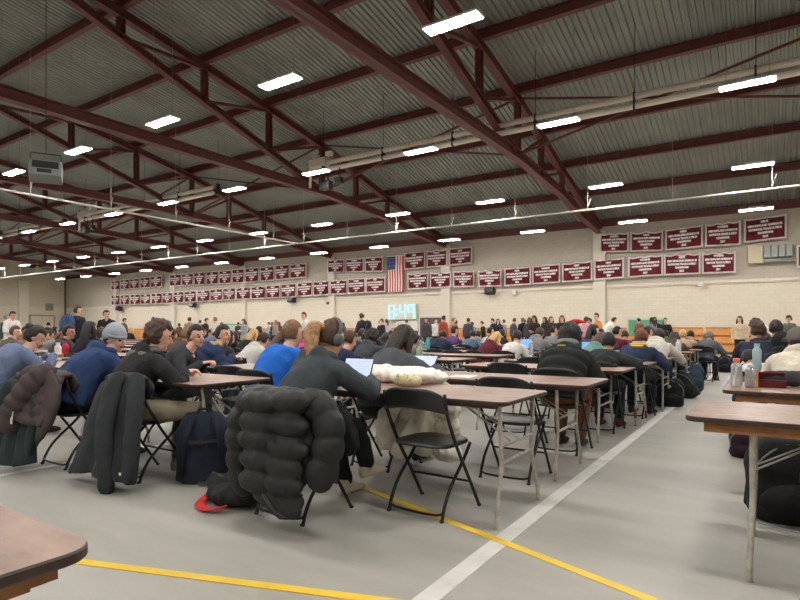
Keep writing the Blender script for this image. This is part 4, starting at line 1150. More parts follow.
stand(216, 317, 'st', 'sweater', (196, 186, 178), (60, 60, 66), ('short', 'light_brown'), 'standing fair haired man in a cream sweater left of the green-framed board', rz=120)
stand(245, 319, 'st2', 'jacket', (150, 150, 154), (60, 60, 66), ('wavy', 'brown'), 'standing woman with brown hair and light grey jacket right of the green-framed board', rz=170)
stand(238, 322, 'st', 'jacket', (60, 58, 58), (40, 40, 46), ('short', 'black'), 'dark standing figure beside the green-framed board', rz=10)
stand(275, 320, 'st3', 'jacket', (150, 130, 116), (60, 60, 66), ('wavy', 'light_brown'), 'standing person with light brown wavy hair above the royal blue sweater, left side', rz=-20)
stand(306, 312, 'st3', 'hoodie', (210, 206, 200), (60, 60, 70), ('short', 'black'), 'tall standing man in white with black hair above the headphones', rz=150)
stand(294, 320, 'st', 'tee', (170, 140, 130), (60, 60, 70), ('short', 'light_brown'), 'standing person in a dusty pink shirt left of the tall man in white', rz=30)
stand(323, 320, 'stlean', 'jacket', (100, 90, 86), (60, 60, 70), ('short', 'brown'), 'person bending forward right of the tall man in white', rz=90)
stand(335, 316, 'st3', 'jacket', (120, 160, 190), (60, 66, 80), ('long', 'blonde'), 'standing blonde woman in a light blue denim jacket', rz=-150)
stand(343, 323, 'st', 'jacket', (100, 96, 100), (60, 60, 66), ('wavy', 'brown'), 'standing person in grey right of the blonde woman', rz=10, h=1.65)
bx2, by2 = stand(363, 313, 'st2', 'coat', (54, 58, 68), (50, 52, 60), ('short', 'brown'), 'standing man in a dark slate coat with a black backpack, left of the clock', rz=80, h=1.76)
stand(380, 321, 'st', 'jacket', (70, 62, 60), (50, 50, 56), ('bun', 'dark_brown'), 'standing woman with tied brown hair below the clock', rz=100)
stand(387, 319, 'st2', 'sweater', (176, 170, 172), (50, 50, 56), ('ponytail', 'black'), 'standing woman with a black ponytail below the clock', rz=60)
stand(427, 317.5, 'st', 'jacket', (66, 64, 62), (60, 60, 62), ('short', 'brown'), 'standing man with hands down in a dark grey jacket before the dark display board', rz=175, skin=1)
stand(436, 318.5, 'st3', 'hoodie', (200, 196, 192), (50, 50, 56), ('short', 'black'), 'standing person in pale clothes behind the navy padded jacket', rz=200)
stand(443, 315.5, 'st', 'jacket', (150, 62, 46), (50, 50, 56), ('short', 'dark_brown'), 'standing man in a rust red jacket with a black backpack', rz=-20, h=1.76)
stand(452, 317.5, 'st2', 'jacket', (176, 124, 88), (60, 60, 62), ('short', 'light_brown'), 'standing man in a tan orange jacket right of the rust red one', rz=-50)
stand(468, 318, 'st', 'jacket', (66, 66, 74), (50, 50, 56), ('short', 'black'), 'standing man in charcoal blue with back turned above the denim blue top', rz=0)
stand(494, 318.3, 'st2', 'jacket', (42, 44, 52), (50, 50, 56), ('short', 'black'), 'standing man in midnight blue looking down, behind the blonde hair', rz=140)
stand(504.5, 319.5, 'st', 'sweater', (150, 132, 124), (50, 50, 56), ('short', 'dark_brown'), 'standing person in beige right of the midnight blue jacket', rz=100)
stand(513, 318, 'st3', 'jacket', (72, 80, 84), (50, 50, 56), ('short', 'brown'), 'standing man in a teal grey jacket above the white t-shirt', rz=-60)
stand(525.5, 319, 'st2', 'jacket', (48, 50, 62), (50, 50, 56), ('short', 'dark_brown'), 'standing man in dark indigo above the blue laptop screen', rz=100, skin=1)
stand(535, 315.5, 'st2', 'sweater', (50, 44, 46), (40, 40, 44), ('wavy', 'black'), 'standing woman with dark hair and headband behind the grey hoodie', rz=170, skin=1)
stand(545.5, 317, 'st', 'jacket', (40, 40, 44), (40, 40, 44), ('long', 'black'), 'standing woman in black with a white print, left of the red hat', rz=150, skin=1)
stand(551.5, 316.5, 'st3', 'jacket', (56, 44, 44), (40, 40, 44), ('long', 'brown'), 'standing woman with long brown hair in a dark brown jacket', rz=190)
stand(562.5, 315.3, 'st2', 'sweater', (44, 42, 46), (40, 40, 44), ('wavy', 'auburn'), 'standing woman with auburn hair facing the camera above the full round curls', rz=180)
stand(587, 324, 'st', 'sweater', (206, 160, 150), (90, 90, 96), ('long', 'light_brown'), 'standing person with long light brown hair in a peach sweater', rz=100, h=1.6)
stand(598.5, 312.8, 'st3', 'sweater', (206, 130, 70), (60, 60, 66), ('short', 'dark_brown'), 'standing man in an orange sweater left of the pilaster', rz=120, h=1.76)
stand(604.5, 314, 'stlean', 'hoodie', (216, 210, 202), (60, 60, 66), ('short', 'dark_brown'), 'man in a white top leaning right beside the orange sweater', rz=-60, h=1.8)
stand(640, 319.5, 'st2', 'jacket', (124, 74, 66), (50, 50, 56), ('short', 'black'), 'standing person in a red brown jacket left half of the green board', rz=60)
stand(654.5, 317, 'st', 'puffer', (32, 32, 34), (34, 34, 36), ('long', 'black'), 'standing woman with long black hair in a black puffer before the green board', rz=170)
stand(740, 316, 'st', 'jacket', (190, 170, 146), (36, 36, 38), ('long', 'black'), 'standing woman with long black hair, beige jacket and black trousers at the aisle end', rz=168, h=1.66)
stand(755.5, 317.5, 'st2', 'jacket', (196, 180, 158), (60, 56, 54), ('bun', 'brown'), 'standing person in a sand coloured puffer right of the woman in beige', rz=140, h=1.66)
stand(768, 314.5, 'stlean', 'hoodie', (216, 208, 200), (60, 60, 66), ('short', 'black'), 'man in a white top leaning forward right of the sand puffer', rz=60, h=1.72)
stand(790, 315.5, 'st2', 'sweater', (96, 100, 92), (60, 60, 66), ('curly', 'black'), 'standing person with black curls in an olive grey sweater above the grey cap', rz=150, h=1.7)

# red hat lying over a chair / held up in the crowd
X = x_at(575, 12.0)
t = empty('party_hat', (X, 12.0, 1.30), R(30)); tag(t, 'red felt hat with white trim held up in the crowd', 'hat')
bm = bmesh.new(); limb(bm, smoothpath([(-.08, .02, -.02), (.0, .03, .02), (.1, .0, .03), (.22, -.02, .01)], 4), [.075, .075, .07, .07, .065, .06, .055, .05, .045, .035, .03, .02, .015], 12, flat=.6, side=(1, 0, 0)); obj('crown', bm, cloth('hat_red', (190, 36, 44)), t, smooth=True)
bm = bmesh.new(); bmesh.ops.create_circle(bm, segments=3, radius=.001); limb(bm, [(-.06+.075*math.cos(a), .02+.075*math.sin(a), -.06) for a in [2*math.pi*i/16 for i in range(17)]], [.018]*17, 8); obj('trim', bm, M_white, t, smooth=True)
sa(575, 12.3, 'up', 'sweater', (150, 60, 60), ('short', 'brown'), 'student in a faded red sweater under the red hat', scale=1.0)

# ------------------------------------------------------------------ chairs for the seated, then loose ones
CN = [0]
for x, y, rr_ in list(PPL):
    pass
near_ch = [(-4.12, 2.62, 0, 'black folding chair under the long black coat'), (-5.0, 2.52, 0, 'black folding chair carrying the brown quilted jacket'),
 (-2.47, 2.62, 0, 'black folding chair carrying the black puffer jacket'), (-6.95, 2.68, -6, 'black folding chair of the woman in the dusty blue sweater'),
 (-3.88, 3.70, 0, 'black folding chair of the student in the royal blue sweater'), (-2.74, 3.92, -4, 'black folding chair of the woman with the maroon scarf'),
 (-1.66, 5.34, 0, 'black folding chair under the student with full round black curls'), (-1.63, 6.66, 0, 'black folding chair under the student in the charcoal jacket'),
 (-5.34, 3.60, -38, 'black folding chair of the smiling boy in charcoal'), (-5.88, 4.42, -30, 'black folding chair of the boy with the fur hood'),
 (.22, 6.08, 0, 'black folding chair of the man in the grey cap'),
 (-1.81, 3.12, -2, 'empty black folding chair in the foreground pushed up to the ponytailed girl\'s table'),
 (-1.68, 4.18, 0, 'empty black folding chair between the first and second aisle tables'), (-2.40, 5.98, 0, 'empty black folding chair tucked into the third aisle table'),
 (-4.50, 3.93, 6, 'empty black folding chair left of the royal blue sweater'), (-2.50, 4.12, 180, 'black folding chair under the cream padded jacket')]
near_ch.pop()
for x, y, rz, lb in near_ch: chair(x, y, lb, R(rz))
NEARN = {(round(a, 1), round(b, 1)) for a, b, *_ in near_ch}
for o in [o for o in bpy.data.objects if o.get('category') == 'person']:
    if o.get('group') == 'students seated at the tables' or o.location.y > 7 and o.get('group') is None:
        lb = o['label']; 
        chair(o.location.x, o.location.y+.05, ' '.join(('black folding chair of the '+lb.replace('student seen from behind', 'student')).split()[:16]), o.rotation_euler.z)
for px, Y, lb in ((441, 9.3, 'empty black folding chair beyond the second laptop, further one'), (434, 7.4, 'empty black folding chair beyond the second laptop, nearer one'), (539, 7.3, 'empty black folding chair left of the full round black curls'), (216, 6.9, 'empty black folding chair behind the fur hood'), (362, 6.5, 'empty black folding chair behind the first laptop'), (377, 9.0, 'empty black folding chair far behind the first laptop'), (459, 9.0, 'empty black folding chair before the blonde hair')):
    chair(x_at(px, Y), Y, lb)

# ------------------------------------------------------------------ the rest of the crowd
TC = {'black': (38, 38, 40), 'charcoal': (62, 64, 68), 'navy': (44, 54, 78), 'grey': (122, 124, 126), 'white': (212, 208, 202), 'maroon': (100, 44, 52), 'forest green': (62, 84, 68), 'tan': (176, 150, 120), 'brown': (92, 72, 60), 'light blue': (130, 160, 186), 'pink': (190, 140, 150), 'olive': (96, 96, 70), 'purple': (92, 70, 110), 'red': (150, 52, 52)}
HS = [('short', 'black', 'short black hair'), ('short', 'dark_brown', 'short dark brown hair'), ('short', 'brown', 'short brown hair'), ('long', 'black', 'long black hair'), ('long', 'dark_brown', 'long dark hair'), ('wavy', 'brown', 'wavy brown hair'), ('curly', 'black', 'black curls'), ('curly', 'dark_brown', 'brown curls'), ('bun', 'black', 'a black bun'), ('long', 'blonde', 'long blonde hair'), ('short', 'light_brown', 'short light brown hair'), ('ponytail', 'dark_brown', 'a dark ponytail')]
KN = {'sweater': 'sweater', 'hoodie': 'hoodie', 'jacket': 'jacket', 'puffer': 'puffer jacket', 'tee': 't-shirt'}
used = set(); rr = random.Random(21); cnt = 0
wts = ['black']*4+['charcoal']*3+['navy']*3+['grey']*2+list(TC)
rr.shuffle(SEATS)
for x, y in SEATS:
    if y < 4.4: continue
    px, t = to_px(x, y)
    if not (-10 < px < 815) or exp_near(x, y, .48): continue
    if 390 < px < 560 and y < 8.2: continue
    if 205 < px < 260 and y < 6: continue
    if rr.random() > .62 or cnt >= 66: continue
    for _ in range(60):
        c = rr.choice(wts if y > 9 else ['black', 'charcoal', 'navy', 'grey', 'brown', 'charcoal', 'black']); h = rr.choice(HS+HS[:4]); k = rr.choice(['sweater', 'hoodie', 'jacket', 'puffer', 'hoodie', 'jacket', 'tee'])
        if (c, h[2], k) not in used: break
    used.add((c, h[2], k)); cnt += 1
    cl = tuple(max(0, min(255, v+rr.randint(-8, 8))) for v in TC[c])
    side = 'left' if px < 270 else ('middle' if px < 540 else 'right'); dep = 'near' if y < 7.5 else ('middle' if y < 12 else 'rear')
    lb = 'student with %s in %s %s, %s %s rows' % (h[2], c, KN[k], dep, side)
    person(x, y, rr.uniform(-15, 12), rr.choice(['type', 'type', 'bend', 'chat', 'chin', 'chatl', 'up']), k, cl, rr.choice([(44, 46, 54), (60, 66, 84), (40, 40, 42), (110, 100, 86)]), (h[0], h[1]), lb, skin=rr.choice([0, 0, 0, 1, 1, 2]), group='students seated at the tables', scale=rr.uniform(.93, 1.0))
    mark(x, y)
    chair(x, y+.04, ' '.join(('folding chair of the '+lb.replace('student with', 'student with')).split()[:16]), 0)
# some standing towards the wall
for i in range(38):
    px = rr.uniform(120, 720) if i < 16 else rr.uniform(130, 620); Y = rr.uniform(23, 28.5); X = x_at(px, Y)
    if exp_near(X, Y, .6): continue
    for _ in range(30):
        c = rr.choice(wts); h = rr.choice(HS); k = rr.choice(['sweater', 'hoodie', 'jacket', 'puffer'])
        if (c, h[2], k) not in used: break
    used.add((c, h[2], k))
    person(X, Y, rr.uniform(-180, 180), rr.choice(['st', 'st2', 'st3']), k, TC[c], rr.choice([(44, 46, 54), (60, 66, 84), (40, 40, 42)]), (h[0], h[1]), 'distant standing person with %s in a %s %s near the bleachers' % (h[2], c, KN[k]), skin=rr.choice([0, 0, 1, 2]), group='people standing beyond the tables', scale=rr.uniform(.92, 1.0)); mark(X, Y)

# ------------------------------------------------------------------ coats over chair backs
def puffs(bm, pts, r, gap=.1, flat=1.):
    pts = smoothpath(pts, 6); L = [0]
    for a, b in zip(pts, pts[1:]): L.append(L[-1]+(b-a).length)
    n = max(2, round(L[-1]/gap))
    K = n*7; P, Rr = [], []
    for i in range(K+1):
        d = L[-1]*i/K; j = max(k for k in range(len(L)) if L[k] <= d+1e-9); j = min(j, len(pts)-2)
        P.append(pts[j].lerp(pts[j+1], (d-L[j])/(L[j+1]-L[j]))); Rr.append(r*(.84+.20*abs(math.sin(math.pi*i/7))**.6))
    limb(bm, P, Rr, 16, flat=flat, side=(1, 0, 0))
# black puffer on the girl's chair (chair local frame: back rest at y -.22)
t = empty('puffer_jacket', (-2.43, 2.60, 0)); tag(t, 'glossy black quilted puffer jacket draped over the chair behind the ponytailed girl', 'jacket')
Mp = mat('black_nylon', srgb(36, 36, 36), .6, nscale=8, namt=.15, bump=.5, bscale=22, spec=.35)
bm = bmesh.new()
ell(bm, (.06, -.27, .48), (.27, .07, .30))
for i, z in enumerate((.735, .62, .50, .385, .28)):
    w = .135 if i < 3 else .12
    for sx in (-1, 1): ell(bm, (.06+sx*w*.92, -.315-.010*i, z+.014*math.sin(sx*2+i*1.3)), (w*1.12, .062, .068))
for x in (-.13, .06, .25): ell(bm, (x, -.22, .768), (.13, .10, .047))
for x in (-.12, .04, .2): ell(bm, (x, -.12, .69), (.11, .05, .10))
ell(bm, (0.10, -.33, .2), (.2, .05, .07)); ell(bm, (.16, -.34, .15), (.13, .04, .06))
link('body_panel', fuse(bm, .0105, 3, .006, 11), Mp, t)
for s_, pts in ((-1, [(-.19, -.22, .75), (-.25, -.26, .64), (-.275, -.28, .48), (-.27, -.27, .32), (-.26, -.25, .2)]), (1, [(.28, -.22, .75), (.37, -.22, .66), (.40, -.23, .54), (.38, -.25, .42), (.36, -.26, .32)])):
    bm = bmesh.new(); puffs(bm, pts, .086, .125); link('sleeve', fuse(bm, .0105, 2, .005, 11), Mp, t)
bm = bmesh.new(); limb(bm, smoothpath([(-.2, -.2, .3), (0, -.36, .24), (.18, -.38, .12), (.24, -.33, .14)], 4), [.012]*13, 6); link('hem_cord', mesh_of(bm, smooth=True), M_black, t)

def drape(root, m, w, ztop, zbot, ytop, ybot, slv, folds=5, seed=0, skew=0., voxel=.011, quilt=0, flare=.05):
    bm = bmesh.new(); N = 34; secs = []; n = 46
    rings = []
    for i in range(N+1):
        f = i/N; z = ztop+(zbot-ztop)*f; y = ytop+(ybot-ytop)*f
        ww = w*(.78+.26*min(1, f*4))+flare*f; dp = .05+.03*f
        if f < .06: ww *= .9; dp *= .7
        q = .014*abs(math.sin(math.pi*f*quilt)) if quilt else 0
        ring = []
        for j in range(n):
            a = 2*math.pi*j/n; c, s = math.cos(a), math.sin(a)
            fo = (.022*f+.006)*math.sin(c*folds*2.2+seed+f*1.2)+.012*f*math.sin(c*folds*4.1+seed*2)
            ring.append(bm.verts.new((c*(ww+q)+skew*f+.01*math.sin(f*9+seed), y+s*(dp+q)+fo*(1 if s < 0 else .4), z+.02*f*math.sin(c*3+seed))))
        rings.append(ring)
    for a, b in zip(rings, rings[1:]):
        for j in range(n): bm.faces.new((a[j], a[(j+1) % n], b[(j+1) % n], b[j]))
    bm.faces.new(rings[0][::-1]); bm.faces.new(rings[-1])
    ell(bm, (skew*0, ytop+.05, ztop-.01), (w*.8, .11, .035))
    ell(bm, (0, ytop+.14, ztop-.09), (w*.75, .04, .1))
    link('body_panel', fuse(bm, voxel, 1, .006, 7, seed), m, root)
    for pts, r in slv:
        bm = bmesh.new()
        if quilt: puffs(bm, pts, r, .085)
        else: limb(bm, smoothpath(pts, 4), [r*(1-.25*k/(4*(len(pts)-1))) for k in range(4*(len(pts)-1)+1)], 14, flat=.7)
        link('sleeve', fuse(bm, voxel, 1, .008, 9, seed+3), m, root)
t = empty('coat', (-4.06, 2.62, 0)); tag(t, 'long black coat hung over a chair back, left of the navy backpack', 'coat')
drape(t, cloth('coat_black', (50, 54, 56), .8), .27, .80, .09, -.27, -.40, [([(.20, -.27, .76), (.30, -.34, .56), (.33, -.38, .34), (.33, -.40, .13)], .085), ([(.06, -.33, .77), (.09, -.43, .5), (.13, -.46, .25), (.15, -.46, .04)], .085)], folds=3, seed=1.3, flare=.13, skew=-.03)
bm = bmesh.new(); ell(bm, (.34, -.47, .16), (.012, .006, .012), sub=2); obj('snap_button', bm, M_white, t)
t = empty('quilted_jacket', (-5.0, 2.52, 0), R(-4)); tag(t, 'brown quilted down jacket slung over a chair back at the left', 'jacket')
Mb = cloth('down_brown', (74, 64, 64), .75)
drape(t, Mb, .34, .79, .42, -.25, -.40, [([(.12, -.30, .80), (.05, -.42, .66), (-.02, -.47, .52), (-.07, -.48, .38)], .095), ([(-.28, -.24, .78), (-.40, -.28, .70), (-.50, -.3, .62), (-.58, -.3, .55)], .085)], folds=3, seed=2.2, quilt=5, flare=-.02)
bm = bmesh.new(); q = []
limb(bm, smoothpath([(.16, -.30, .78), (.30, -.32, .62), (.30, -.36, .45), (.18, -.38, .30), (.10, -.38, .22)], 4), [.07, .08, .09, .10, .11, .11, .11, .10, .10, .09, .08, .07, .06, .05, .045, .04, .03], 14, flat=.4, side=(1, 0, 0))
link('front_flap', fuse(bm, .011, 1, .006, 8), Mb, t)
t = empty('jacket', (-5.16, 2.46, 0), R(4)); tag(t, 'dark teal jacket with a small white tag hanging at the far left foreground', 'jacket')
drape(t, cloth('jacket_teal', (44, 56, 56), .8), .22, .60, .08, -.32, -.38, [([(.2, -.3, .66), (.27, -.36, .45), (.24, -.38, .2)], .075), ([(-.2, -.3, .66), (-.28, -.36, .45), (-.26, -.38, .22)], .075)], folds=4, seed=4.4)
bm = bmesh.new(); box(bm, (.14, -.47, .46), (.028, .006, .1), Matrix.Rotation(.1, 3, 'Y')); obj('tag', bm, M_white, t)
t = empty('padded_coat', (-2.38, 3.72, 0)); tag(t, 'cream padded coat heaped on the table edge and hanging down behind the first table', 'coat')
Mc = cloth('cream_nylon', (240, 235, 224), .6)
bm = bmesh.new()
for k, (a, b, c, r1, r2, r3) in enumerate(((-.18, -.06, .80, .22, .14, .07), (.08, -.08, .795, .2, .12, .055), (.0, .1, .78, .3, .12, .07), (-.2, .16, .66, .2, .09, .12), (.1, .17, .64, .22, .09, .12))):
    ell(bm, (a, b, c), (r1, r2, r3))
for i, z in enumerate((.56, .44, .33, .22)):
    for k in range(4): ell(bm, (-.30+.19*k+.02*math.sin(i+k), .15+.02*math.sin(k*2+i), z+.03*math.sin(k*1.7)), (.12, .075, .075))
link('shell', fuse(bm, .011, 1, .012, 14, 2.), Mc, t)
bm = bmesh.new(); puffs(bm, [(.05, .05, .62), (.12, -.02, .45), (.06, -.06, .3), (-.04, -.06, .2)], .08, .11); puffs(bm, [(-.15, .08, .6), (-.22, .02, .42), (-.2, .0, .28)], .075, .11); link('sleeve', fuse(bm, .011, 1, .008, 14), Mc, t)

# ------------------------------------------------------------------ backpacks
def backpack(x, y, rz, rgb, label, w=.32, h=.48, d=.2, tilt=0., z=0., roll=0., lay=False, nearfine=True):
    root = empty('backpack', (x, y, z), R(rz)); root.rotation_euler = (R(tilt), R(roll), R(rz)); tag(root, label, 'backpack', 'backpacks on the floor' if z == 0 else None)
    m = cloth('pack_%d_%d_%d' % rgb, rgb, .75); m2 = cloth('packd_%d_%d_%d' % rgb, tuple(int(v*.72) for v in rgb), .75)
    bm = bmesh.new(); secs = []
    for i in range(15):
        f = i/14; zz = h*f
        k = 1-.10*(1-f) if f < .6 else 1-.55*((f-.6)/.4)**2.6
        kk = (1-.9*max(0, (.08-f)/.08)*.3)
        secs.append(((0, -.0+.01*math.sin(f*3), zz), V((w/2*k*kk, 0, 0)), V((0, d/2*(k*.9+.1)*kk*(1.05-.25*f), 0))))
    loft(bm, secs, 20)
    for v in bm.verts:  # squarer plan
        v.co.x = math.copysign(abs(v.co.x/(w/2))**.72*w/2, v.co.x); v.co.y = math.copysign(abs(v.co.y/(d/2))**.72*d/2, v.co.y)
    link('body', fuse(bm, .012, 2, .007, 10, x), m, root)
    bm = bmesh.new(); ell(bm, (0, -d/2*.95, h*.27), (w*.40, d*.24, h*.22)); link('front_pocket', fuse(bm, .012, 2, .005, 12), m2, root)
    bm = bmesh.new(); limb(bm, smoothpath([(-.035, .03, h*.96), (-.03, .03, h*1.05), (.03, .03, h*1.05), (.035, .03, h*.96)], 4), [.009]*13, 6); link('handle', mesh_of(bm, smooth=True), m2, root)
    bm = bmesh.new(); limb(bm, smoothpath([(-w*.43, -d*.25, h*.35), (-w*.40, -d*.36, h*.7), (0, -d*.30, h*.95), (w*.40, -d*.36, h*.7), (w*.43, -d*.25, h*.35)], 5), [.006]*21, 6); link('zip', mesh_of(bm, smooth=True), M_greyp if sum(rgb) < 200 else M_black, root)
    bm = bmesh.new()
    for s in (-1, 1): limb(bm, smoothpath([(s*w*.2, d*.42, h*.93), (s*w*.3, d*.72, h*.7), (s*w*.36, d*.66, h*.35), (s*w*.42, d*.42, h*.1)], 4), [.026]*13, 8, flat=.35, side=(1, 0, 0))
    link('shoulder_strap', mesh_of(bm, smooth=True), m2, root)
    return root
r = backpack(-3.60, 2.74, -130, (38, 44, 58), 'navy black backpack standing on the floor right of the long black coat', w=.40, h=.52, d=.24)
bm = bmesh.new(); box(bm, (.0, .17, .33), (.2, .012, .022)); box(bm, (0, .178, .33), (.04, .016, .03)); obj('chest_strap', bm, M_black, r)
r = backpack(-1.26, 9.3, 10, (34, 36, 38), 'black backpack standing in the aisle under the navy and gold jacket', w=.42, h=.42, d=.24)
bm = bmesh.new(); box(bm, (0, -.15, .31), (.03, .01, .03)); obj('logo_patch', bm, M_white, r)
backpack(-1.08, 10.6, -10, (40, 42, 46), 'dark grey backpack leaning over in the aisle behind the black one', w=.36, h=.50, d=.24, roll=-35, z=.001)
backpack(-1.2, 12.0, 20, (62, 80, 98), 'slate blue backpack against the table legs, furthest in the aisle', w=.36, h=.5, d=.24)
r = backpack(.10, 4.13, 12, (34, 34, 34), 'large black backpack on the floor under the right foreground table', w=.46, h=.50, d=.30, tilt=0)
bm = bmesh.new(); tube(bm, smoothpath([(-.2, -.2, .02), (0, -.28, .012), (.2, -.22, .012)], 4), .006, 6); box(bm, (0.02, -.185, .30), (.02, .01, .06)); obj('loose_strap', bm, M_greyp, r)
backpack(-.19, 5.95, 0, (54, 34, 44), 'small maroon and black bag on the floor beyond the right foreground table', w=.24, h=.26, d=.16)
backpack(-3.1, 4.95, 30, (44, 44, 46), 'black backpack on the floor seen under the first table', w=.3, h=.34, d=.2)
backpack(x_at(725, 17.5), 17.5, 0, (40, 40, 44), 'tiny dark backpack at the far aisle end', w=.34, h=.46)
# worn packs
def worn(x, y, rz, rgb, label, h=.5, zz=.98):
    b = V((math.sin(R(rz)), -math.cos(R(rz)), 0))*.24
    return backpack(x+b.x, y+b.y, rz, rgb, label, w=.40 if h > .55 else .34, h=h, d=.22, z=zz)
worn(bx_, by_, 14, (62, 84, 124), 'blue backpack worn by the standing man at the left', h=.58, zz=.93)
worn(bx2, by2, 80, (34, 36, 42), 'black backpack worn by the man left of the clock')
# open black bag with red lining on the floor
t = empty('duffel_bag', (-2.98, 2.50, 0), R(-20)); tag(t, 'slumped black bag with bright red lining on the floor by the puffer jacket', 'bag')
bm = bmesh.new(); ell(bm, (0, 0, .075), (.22, .16, .075)); ell(bm, (-.10, -.03, .10), (.12, .10, .07)); ell(bm, (.12, .05, .11), (.14, .12, .09)); link('body', fuse(bm, .011, 2, .012, 10), cloth('bag_black', (40, 40, 40)), t)
bm = bmesh.new(); limb(bm, smoothpath([(-.2, -.10, .03), (-.05, -.2, .018), (.1, -.2, .018), (.2, -.12, .05)], 4), [.02, .025, .03, .03, .035, .035, .035, .035, .035, .03, .025, .02, .015], 10, flat=.3, side=(0, 1, 0)); obj('red_lining', bm, cloth('lining_red', (200, 58, 58)), t, smooth=True)
bm = bmesh.new(); limb(bm, smoothpath([(-.06, -.05, .15), (-.15, -.08, .17), (-.22, -.1, .1), (-.34, -.12, .07)], 4), [.02]*13, 8, flat=.3); obj('strap', bm, M_black, t, smooth=True)
# tote hanging by the girl
t = empty('tote_bag', (-2.27, 2.74, .13), R(-15)); t.scale = (.72, .72, .80); tag(t, 'black cloth bag hanging at the ponytailed girl\'s right side', 'bag')
bm = bmesh.new(); secs = [((.0, 0, .68), V((.05, 0, 0)), V((0, .04, 0))), ((.02, 0, .62), V((.13, 0, 0)), V((0, .06, 0))), ((.05, .02, .48), V((.16, 0, 0)), V((0, .08, 0))), ((.08, .03, .36), V((.14, 0, 0)), V((0, .07, 0))), ((.09, .03, .31), V((.08, 0, 0)), V((0, .04, 0)))]
loft(bm, secs, 18); link('pouch', fuse(bm, .011, 2, .014, 9, 4), cloth('tote_black', (36, 37, 39)), t)
bm = bmesh.new()
limb(bm, smoothpath([(-.05, 0, .62), (-.03, 0, .70), (.04, 0, .70), (.06, 0, .62)], 4), [.010]*13, 6); obj('handle', bm, M_black, t, smooth=True)

# ------------------------------------------------------------------ things on the tables
M_scr = mat('laptop_screen_lit', srgb(176, 186, 226), .3, emis=srgb(160, 172, 228), estr=.8)
M_scr2 = mat('laptop_screen_blue', srgb(90, 140, 226), .3, emis=srgb(90, 140, 230), estr=1.2)
M_lapd = mat('laptop_dark', srgb(62, 62, 66), .4, .4); M_key = mat('laptop_keys', srgb(34, 34, 36), .5)
M_txt = mat('screen_text_grey', srgb(160, 168, 215), .4, emis=srgb(150, 160, 215), estr=.9)
def laptop(x, y, rz, label, scr, w=.31, lid=100, z=.742):
    t = empty('laptop', (x, y, z), R(rz)); tag(t, label, 'laptop')
    bm = bmesh.new(); box(bm, (0, 0, .009), (w, w*.68, .016), bev=.003); obj('base', bm, M_lapd, t)
    bm = bmesh.new()
    for i in range(5): box(bm, (0, .065-i*.022, .018), (w*.86, .017, .002))
    box(bm, (0, -.065, .018), (.09, .05, .001)); obj('keyboard', bm, M_key, t)
    a = R(lid-90); Mx = Matrix.Rotation(-a, 3, 'X'); h = w*.66; o0 = V((0, w*.34, .018))
    bm = bmesh.new(); box(bm, o0+Mx@V((0, 0.004, h/2)), (w, .007, h), Mx, bev=.002); lidp = obj('lid', bm, M_lapd, t)
    bm = bmesh.new(); box(bm, o0+Mx@V((0, -.0005, h/2+.003)), (w*.94, .002, h*.88), Mx); obj('screen', bm, scr, lidp)
    bm = bmesh.new()
    for i in range(9): box(bm, o0+Mx@V((-.02*(i % 3), -.002, h*.86-i*h*.085)), (w*(.8-.12*(i % 3)), .001, .004), Mx)
    obj('screen_text', bm, M_txt, lidp)
    return t
laptop(-2.72, 3.38, 2, 'open laptop with a pale lilac screen in front of the ponytailed girl', M_scr, w=.28, lid=116)
laptop(-2.72, 4.30, 0, 'open laptop with a blue-lilac screen in front of the maroon scarf woman', M_scr, w=.31, lid=132)
laptop(x_at(521, 10.35), 10.35, 0, 'far laptop with a vivid blue screen beside the white t-shirt', M_scr2, w=.34, lid=100)
laptop(x_at(589, 9.2), 9.2, 0, 'small glowing laptop in front of the sea green hoodie', M_scr2, lid=95)
def bottle(x, y, rgb, label, r=.036, h=.22, cap=(60, 60, 60), clear=False, z=.742):
    t = empty('water_bottle', (x, y, z)); tag(t, label, 'bottle')
    n = 20; bm = bmesh.new()
    prof = [(r*.9, 0), (r, .008), (r, h*.72), (r*.92, h*.78), (r*.55, h*.86), (r*.5, h*.90)]
    rings = [[bm.verts.new((q*math.cos(2*math.pi*j/n), q*math.sin(2*math.pi*j/n), zz)) for j in range(n)] for q, zz in prof]
    for a, b in zip(rings, rings[1:]):
        for j in range(n): bm.faces.new((a[j], a[(j+1) % n], b[(j+1) % n], b[j]))
    bm.faces.new(rings[0][::-1]); bm.faces.new(rings[-1])
    m = mat('clear_plastic', (.86, .9, .92), .15, trans=.75) if clear else mat('bottle_%d_%d_%d' % rgb, srgb(*rgb), .35)
    obj('flask', bm, m, t, smooth=True)
    bm = bmesh.new(); tube(bm, [(0, 0, h*.89), (0, 0, h)], r*.62, 16); obj('cap', bm, mat('cap_%d_%d_%d' % cap, srgb(*cap), .4), t)
    return t
bottle(x_at(332.5, 3.45), 3.45, (160, 190, 205), 'pale blue insulated bottle between the headphones and the laptop', r=.042, h=.23, cap=(150, 178, 192))
bottle(x_at(419.5, 6.9), 6.9-.6, (150, 178, 148), 'pale green bottle right of the maroon scarf woman', r=.042, h=.24, cap=(150, 178, 148), z=.742) if False else bottle(x_at(419.5, 6.15), 6.15, (150, 178, 148), 'pale green bottle right of the maroon scarf woman', r=.040, h=.22, cap=(150, 178, 148))
bottle(x_at(427.8, 9.75), 9.75, (70, 190, 200), 'teal bottle in front of the navy padded jacket', r=.04, h=.26, cap=(80, 196, 204))
bottle(x_at(531, 8.85), 8.85, (190, 196, 192), 'clear bottle beside the mid grey hoodie', r=.038, h=.22, clear=True, cap=(200, 200, 200))
bottle(x_at(678.5, 10.2), 10.2, (220, 218, 214), 'white bottle standing on the aisle table behind the cream hoodie', r=.042, h=.25, cap=(220, 216, 210))
